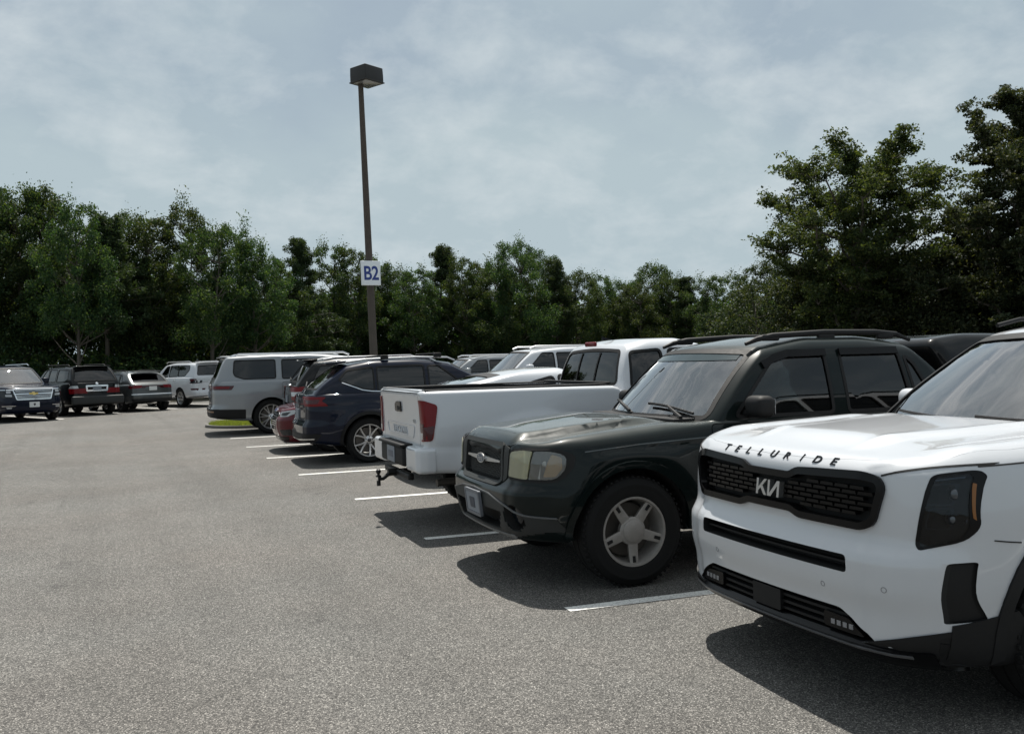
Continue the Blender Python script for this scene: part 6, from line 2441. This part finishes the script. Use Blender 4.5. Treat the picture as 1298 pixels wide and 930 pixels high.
def black_rear_suv():
    L, W = 4.89, .97
    root = car_root('sport_utility_vehicle', 'black SUV seen from behind with red and white lamps and a chrome plate surround', 'SUV', L, (.03, 36.60), AWAY, nose_first=False)
    S = car_spec(L, W, 1.80, 1.20, .95, 2.85, .39, hood=(1.05, 1.14), cowl=1.25, ws_run=.70, tail=(.04, .10, .42), zb=.25, style=SIX, tum_top=.80, roof_drop=.05, rwz=(1.26, 1.64, .09),
                 rwmat=REARGLASS, cabw=.91,
                 panes=[(rpoly([(1.92, 1.23), (2.62, 1.23), (2.62, 1.65), (2.35, 1.65)], .04), SIDEGLASS), (rpoly([(2.71, 1.23), (3.36, 1.23), (3.36, 1.65), (2.71, 1.66)], .03), REARGLASS),
                        (rpoly([(3.48, 1.23), (4.42, 1.25), (4.30, 1.63), (3.48, 1.65)], .04), REARGLASS)])
    S['panels'] = side_doors(S, (1.5, 2.66, 3.42), .48, 1.14)
    K = build_car(root, S, BLACKP)
    bb = K['bb']
    for s in (-1, 1):
        m2 = (lambda P: P) if s > 0 else mir
        a = patch('tail_light', RED, root, bb, m2(rpoly([(.64, .98), (.90, .98), (.89, .80), (.66, .80)], .02)), 'x', 1, .012, .02, .04)
        patch('white_lens', CLEARLENS, a, bb, m2(rpoly([(.66, 1.08), (.86, 1.08), (.90, .985), (.64, .985)], .02)), 'x', 1, .0122, .02, .04)
        patch('light_wrap', RED, a, bb, rpoly([(L - .20, .98), (L - .02, .98), (L - .02, .80), (L - .18, .80)], .02), 'y', s, .012, .02, .04)
        patch('headlight', CLEARLENS, root, bb, m2(rpoly([(.52, 1.0), (.86, 1.02), (.86, .84), (.54, .82)], .02)), 'x', -1, .006, .02, .05)
        mirror(root, 1.92, .93, 1.27, s, CHROME)
        patch('sill_cladding', CLAD, root, bb, rpoly([(1.40, .36), (3.30, .36), (3.30, .56), (1.40, .56)], .01), 'y', s, .012, .02, .1)
    fr = rpoly([(-.40, 1.09), (.40, 1.09), (.38, .87), (-.38, .87)], .02)
    f = patches('plate_surround', CHROME, root, bb, ring(fr, .055), 'x', 1, .018, .03, .1)
    plate(root, bb, (0, .975), 1, GREYPLATE, .30, .15)
    patch('maker_badge', CHROME, root, bb, circle((0, 1.145), .05, 16, .035), 'x', 1, .012, .02, .1)
    MB().box((L + .02, 0, .56), (.13, 1.84, .30), .05).build('rear_bumper', CLAD, root)
    MB().box((4.44, 0, 1.765), (.24, 1.26, .035), .014).build('roof_spoiler', BLACKP, root)
    rails(root, [(2.05, .63, 1.77), (2.2, .635, 1.83), (3.95, .635, 1.83), (4.1, .63, 1.78)], BLACK, .02)
    quick_inside(root, 1.25, 1.2, W)


black_rear_suv()


def grey_crossover():
    L, W = 4.49, .925
    root = car_root('crossover', 'dark grey crossover with slim red lamps joined by a strip, beside the black SUV', 'car', L, (1.98, 38.0), AWAY, nose_first=False)
    S = car_spec(L, W, 1.575, 1.05, .88, 2.68, .35, hood=(.92, 1.0), cowl=1.15, ws_run=.85, tail=(.06, .22, .72), zb=.24, style=VFIVE, wmat=ALLOYDARK, rwz=(1.12, 1.40, .11), rwmat=REARGLASS,
                 roof_drop=.10, flare=(.04, GREYP, .014),
                 panes=[(rpoly([(1.86, 1.08), (2.50, 1.08), (2.50, 1.43), (2.30, 1.43)], .04), SIDEGLASS), (rpoly([(2.58, 1.08), (3.30, 1.09), (3.30, 1.42), (2.58, 1.43)], .03), TINTED),
                        (rpoly([(3.38, 1.10), (3.62, 1.12), (3.50, 1.38), (3.38, 1.41)], .03), TINTED)])
    S['panels'] = side_doors(S, (1.4, 2.54, 3.35), .38, 1.0)
    K = build_car(root, S, GREYP)
    bb = K['bb']
    for s in (-1, 1):
        m2 = (lambda P: P) if s > 0 else mir
        a = patch('tail_light', RED, root, bb, m2(rpoly([(.40, 1.0), (.84, 1.0), (.83, .88), (.46, .90)], .02)), 'x', 1, .008, .02, .04)
        patch('light_wrap', DARKRED, a, bb, rpoly([(L - .30, .99), (L - .02, 1.0), (L - .02, .89), (L - .26, .90)], .02), 'y', s, .008, .02, .04)
        patch('headlight', CLEARLENS, root, bb, m2(rpoly([(.46, .88), (.82, .90), (.82, .78), (.5, .76)], .02)), 'x', -1, .006, .02, .05)
        mirror(root, 1.86, .88, 1.10, s, GREYP)
    patches('lamp_strip', DARKRED, root, bb, [[(-.40, .975), (.40, .975), (.40, .945), (-.40, .945)]], 'x', 1, .008, .02, .1)
    plate(root, bb, (.0, .88), 1, WHITEPLATE, .30, .15)
    patches('bumper_crease', CHROME, root, bb, band([(-.80, .66), (.80, .66)], .02), 'x', 1, .010, .02, .06)
    patch('bumper_cladding', BLACK, root, bb, rpoly([(-.80, .50), (.80, .50), (.76, .37), (-.76, .37)], .03), 'x', 1, .010, .02, .05)
    MB().box((3.86, 0, 1.53), (.30, 1.10, .03), .012, rot=Matrix.Rotation(R_(5), 3, 'Y')).build('roof_spoiler', GREYP, root)
    rails(root, [(1.95, .58, 1.54), (2.05, .585, 1.585), (3.4, .585, 1.57), (3.6, .58, 1.525)], BLACK, .016)
    quick_inside(root, 1.15, 1.05, W)


grey_crossover()


def white_rear_suv():
    L, W = 4.88, .945
    root = car_root('sport_utility_vehicle', 'white SUV seen from behind, parked among trees left of the long silver-grey SUV', 'SUV', L, (4.42, 39.9), AWAY, nose_first=False)
    S = car_spec(L, W, 1.85, 1.24, .95, 2.79, .385, hood=(1.06, 1.14), cowl=1.22, ws_run=.78, tail=(.02, .06, .22), zb=.34, style=SIX, tum_top=.80, roof_drop=.05, rwz=(1.32, 1.68, .12),
                 rwmat=REARGLASS, cabw=.90,
                 panes=[(rpoly([(1.90, 1.25), (2.60, 1.26), (2.60, 1.69), (2.36, 1.69)], .04), SIDEGLASS), (rpoly([(2.69, 1.26), (3.42, 1.28), (3.42, 1.70), (2.69, 1.70)], .03), TINTED),
                        (rpoly([(3.46, 1.28), (4.05, 1.30), (4.32, 1.52), (4.28, 1.69), (3.46, 1.70)], .05), TINTED)])
    S['panels'] = side_doors(S, (1.5, 2.64, 3.44), .50, 1.18)
    K = build_car(root, S, WHITE2)
    bb = K['bb']
    for s in (-1, 1):
        m2 = (lambda P: P) if s > 0 else mir
        a = patch('tail_light', DARKRED, root, bb, m2(rpoly([(.74, 1.17), (.89, 1.17), (.88, .98), (.68, .98)], .02)), 'x', 1, .012, .02, .04)
        patch('light_wrap', CLEARLENS, a, bb, rpoly([(L - .12, 1.20), (L - .02, 1.20), (L - .02, 1.02), (L - .20, 1.02)], .02), 'y', s, .012, .02, .04)
        patch('dark_wrap', SMOKED, a, bb, rpoly([(L - .34, 1.02), (L - .15, 1.10), (L - .03, 1.10), (L - .03, .99), (L - .34, .99)], .01), 'y', s, .0145, .006, .04)
        patch('bumper_reflector', DARKRED, root, bb, rpoly([(L - .32, .77), (L - .02, .78), (L - .02, .71), (L - .28, .71)], .02), 'y', s, .008, .02, .04)
        patch('headlight', CLEARLENS, root, bb, m2(rpoly([(.52, 1.0), (.86, 1.02), (.86, .84), (.54, .82)], .02)), 'x', -1, .006, .02, .05)
        mirror(root, 1.90, .90, 1.30, s, WHITE2)
    plate(root, bb, (0, .98), 1, WHITEPLATE, .30, .15)
    MB().box((L - .22, 0, 1.82), (.26, 1.24, .035), .014).build('roof_spoiler', WHITE2, root)
    rails(root, [(2.05, .62, 1.82), (2.2, .625, 1.88), (4.0, .625, 1.88), (4.2, .62, 1.83)], SILVER, .018)
    handles(K, [(2.50, 1.08, 1), (2.50, 1.08, -1), (3.32, 1.10, 1), (3.32, 1.10, -1)], CHROME)
    quick_inside(root, 1.22, 1.24, W)


white_rear_suv()
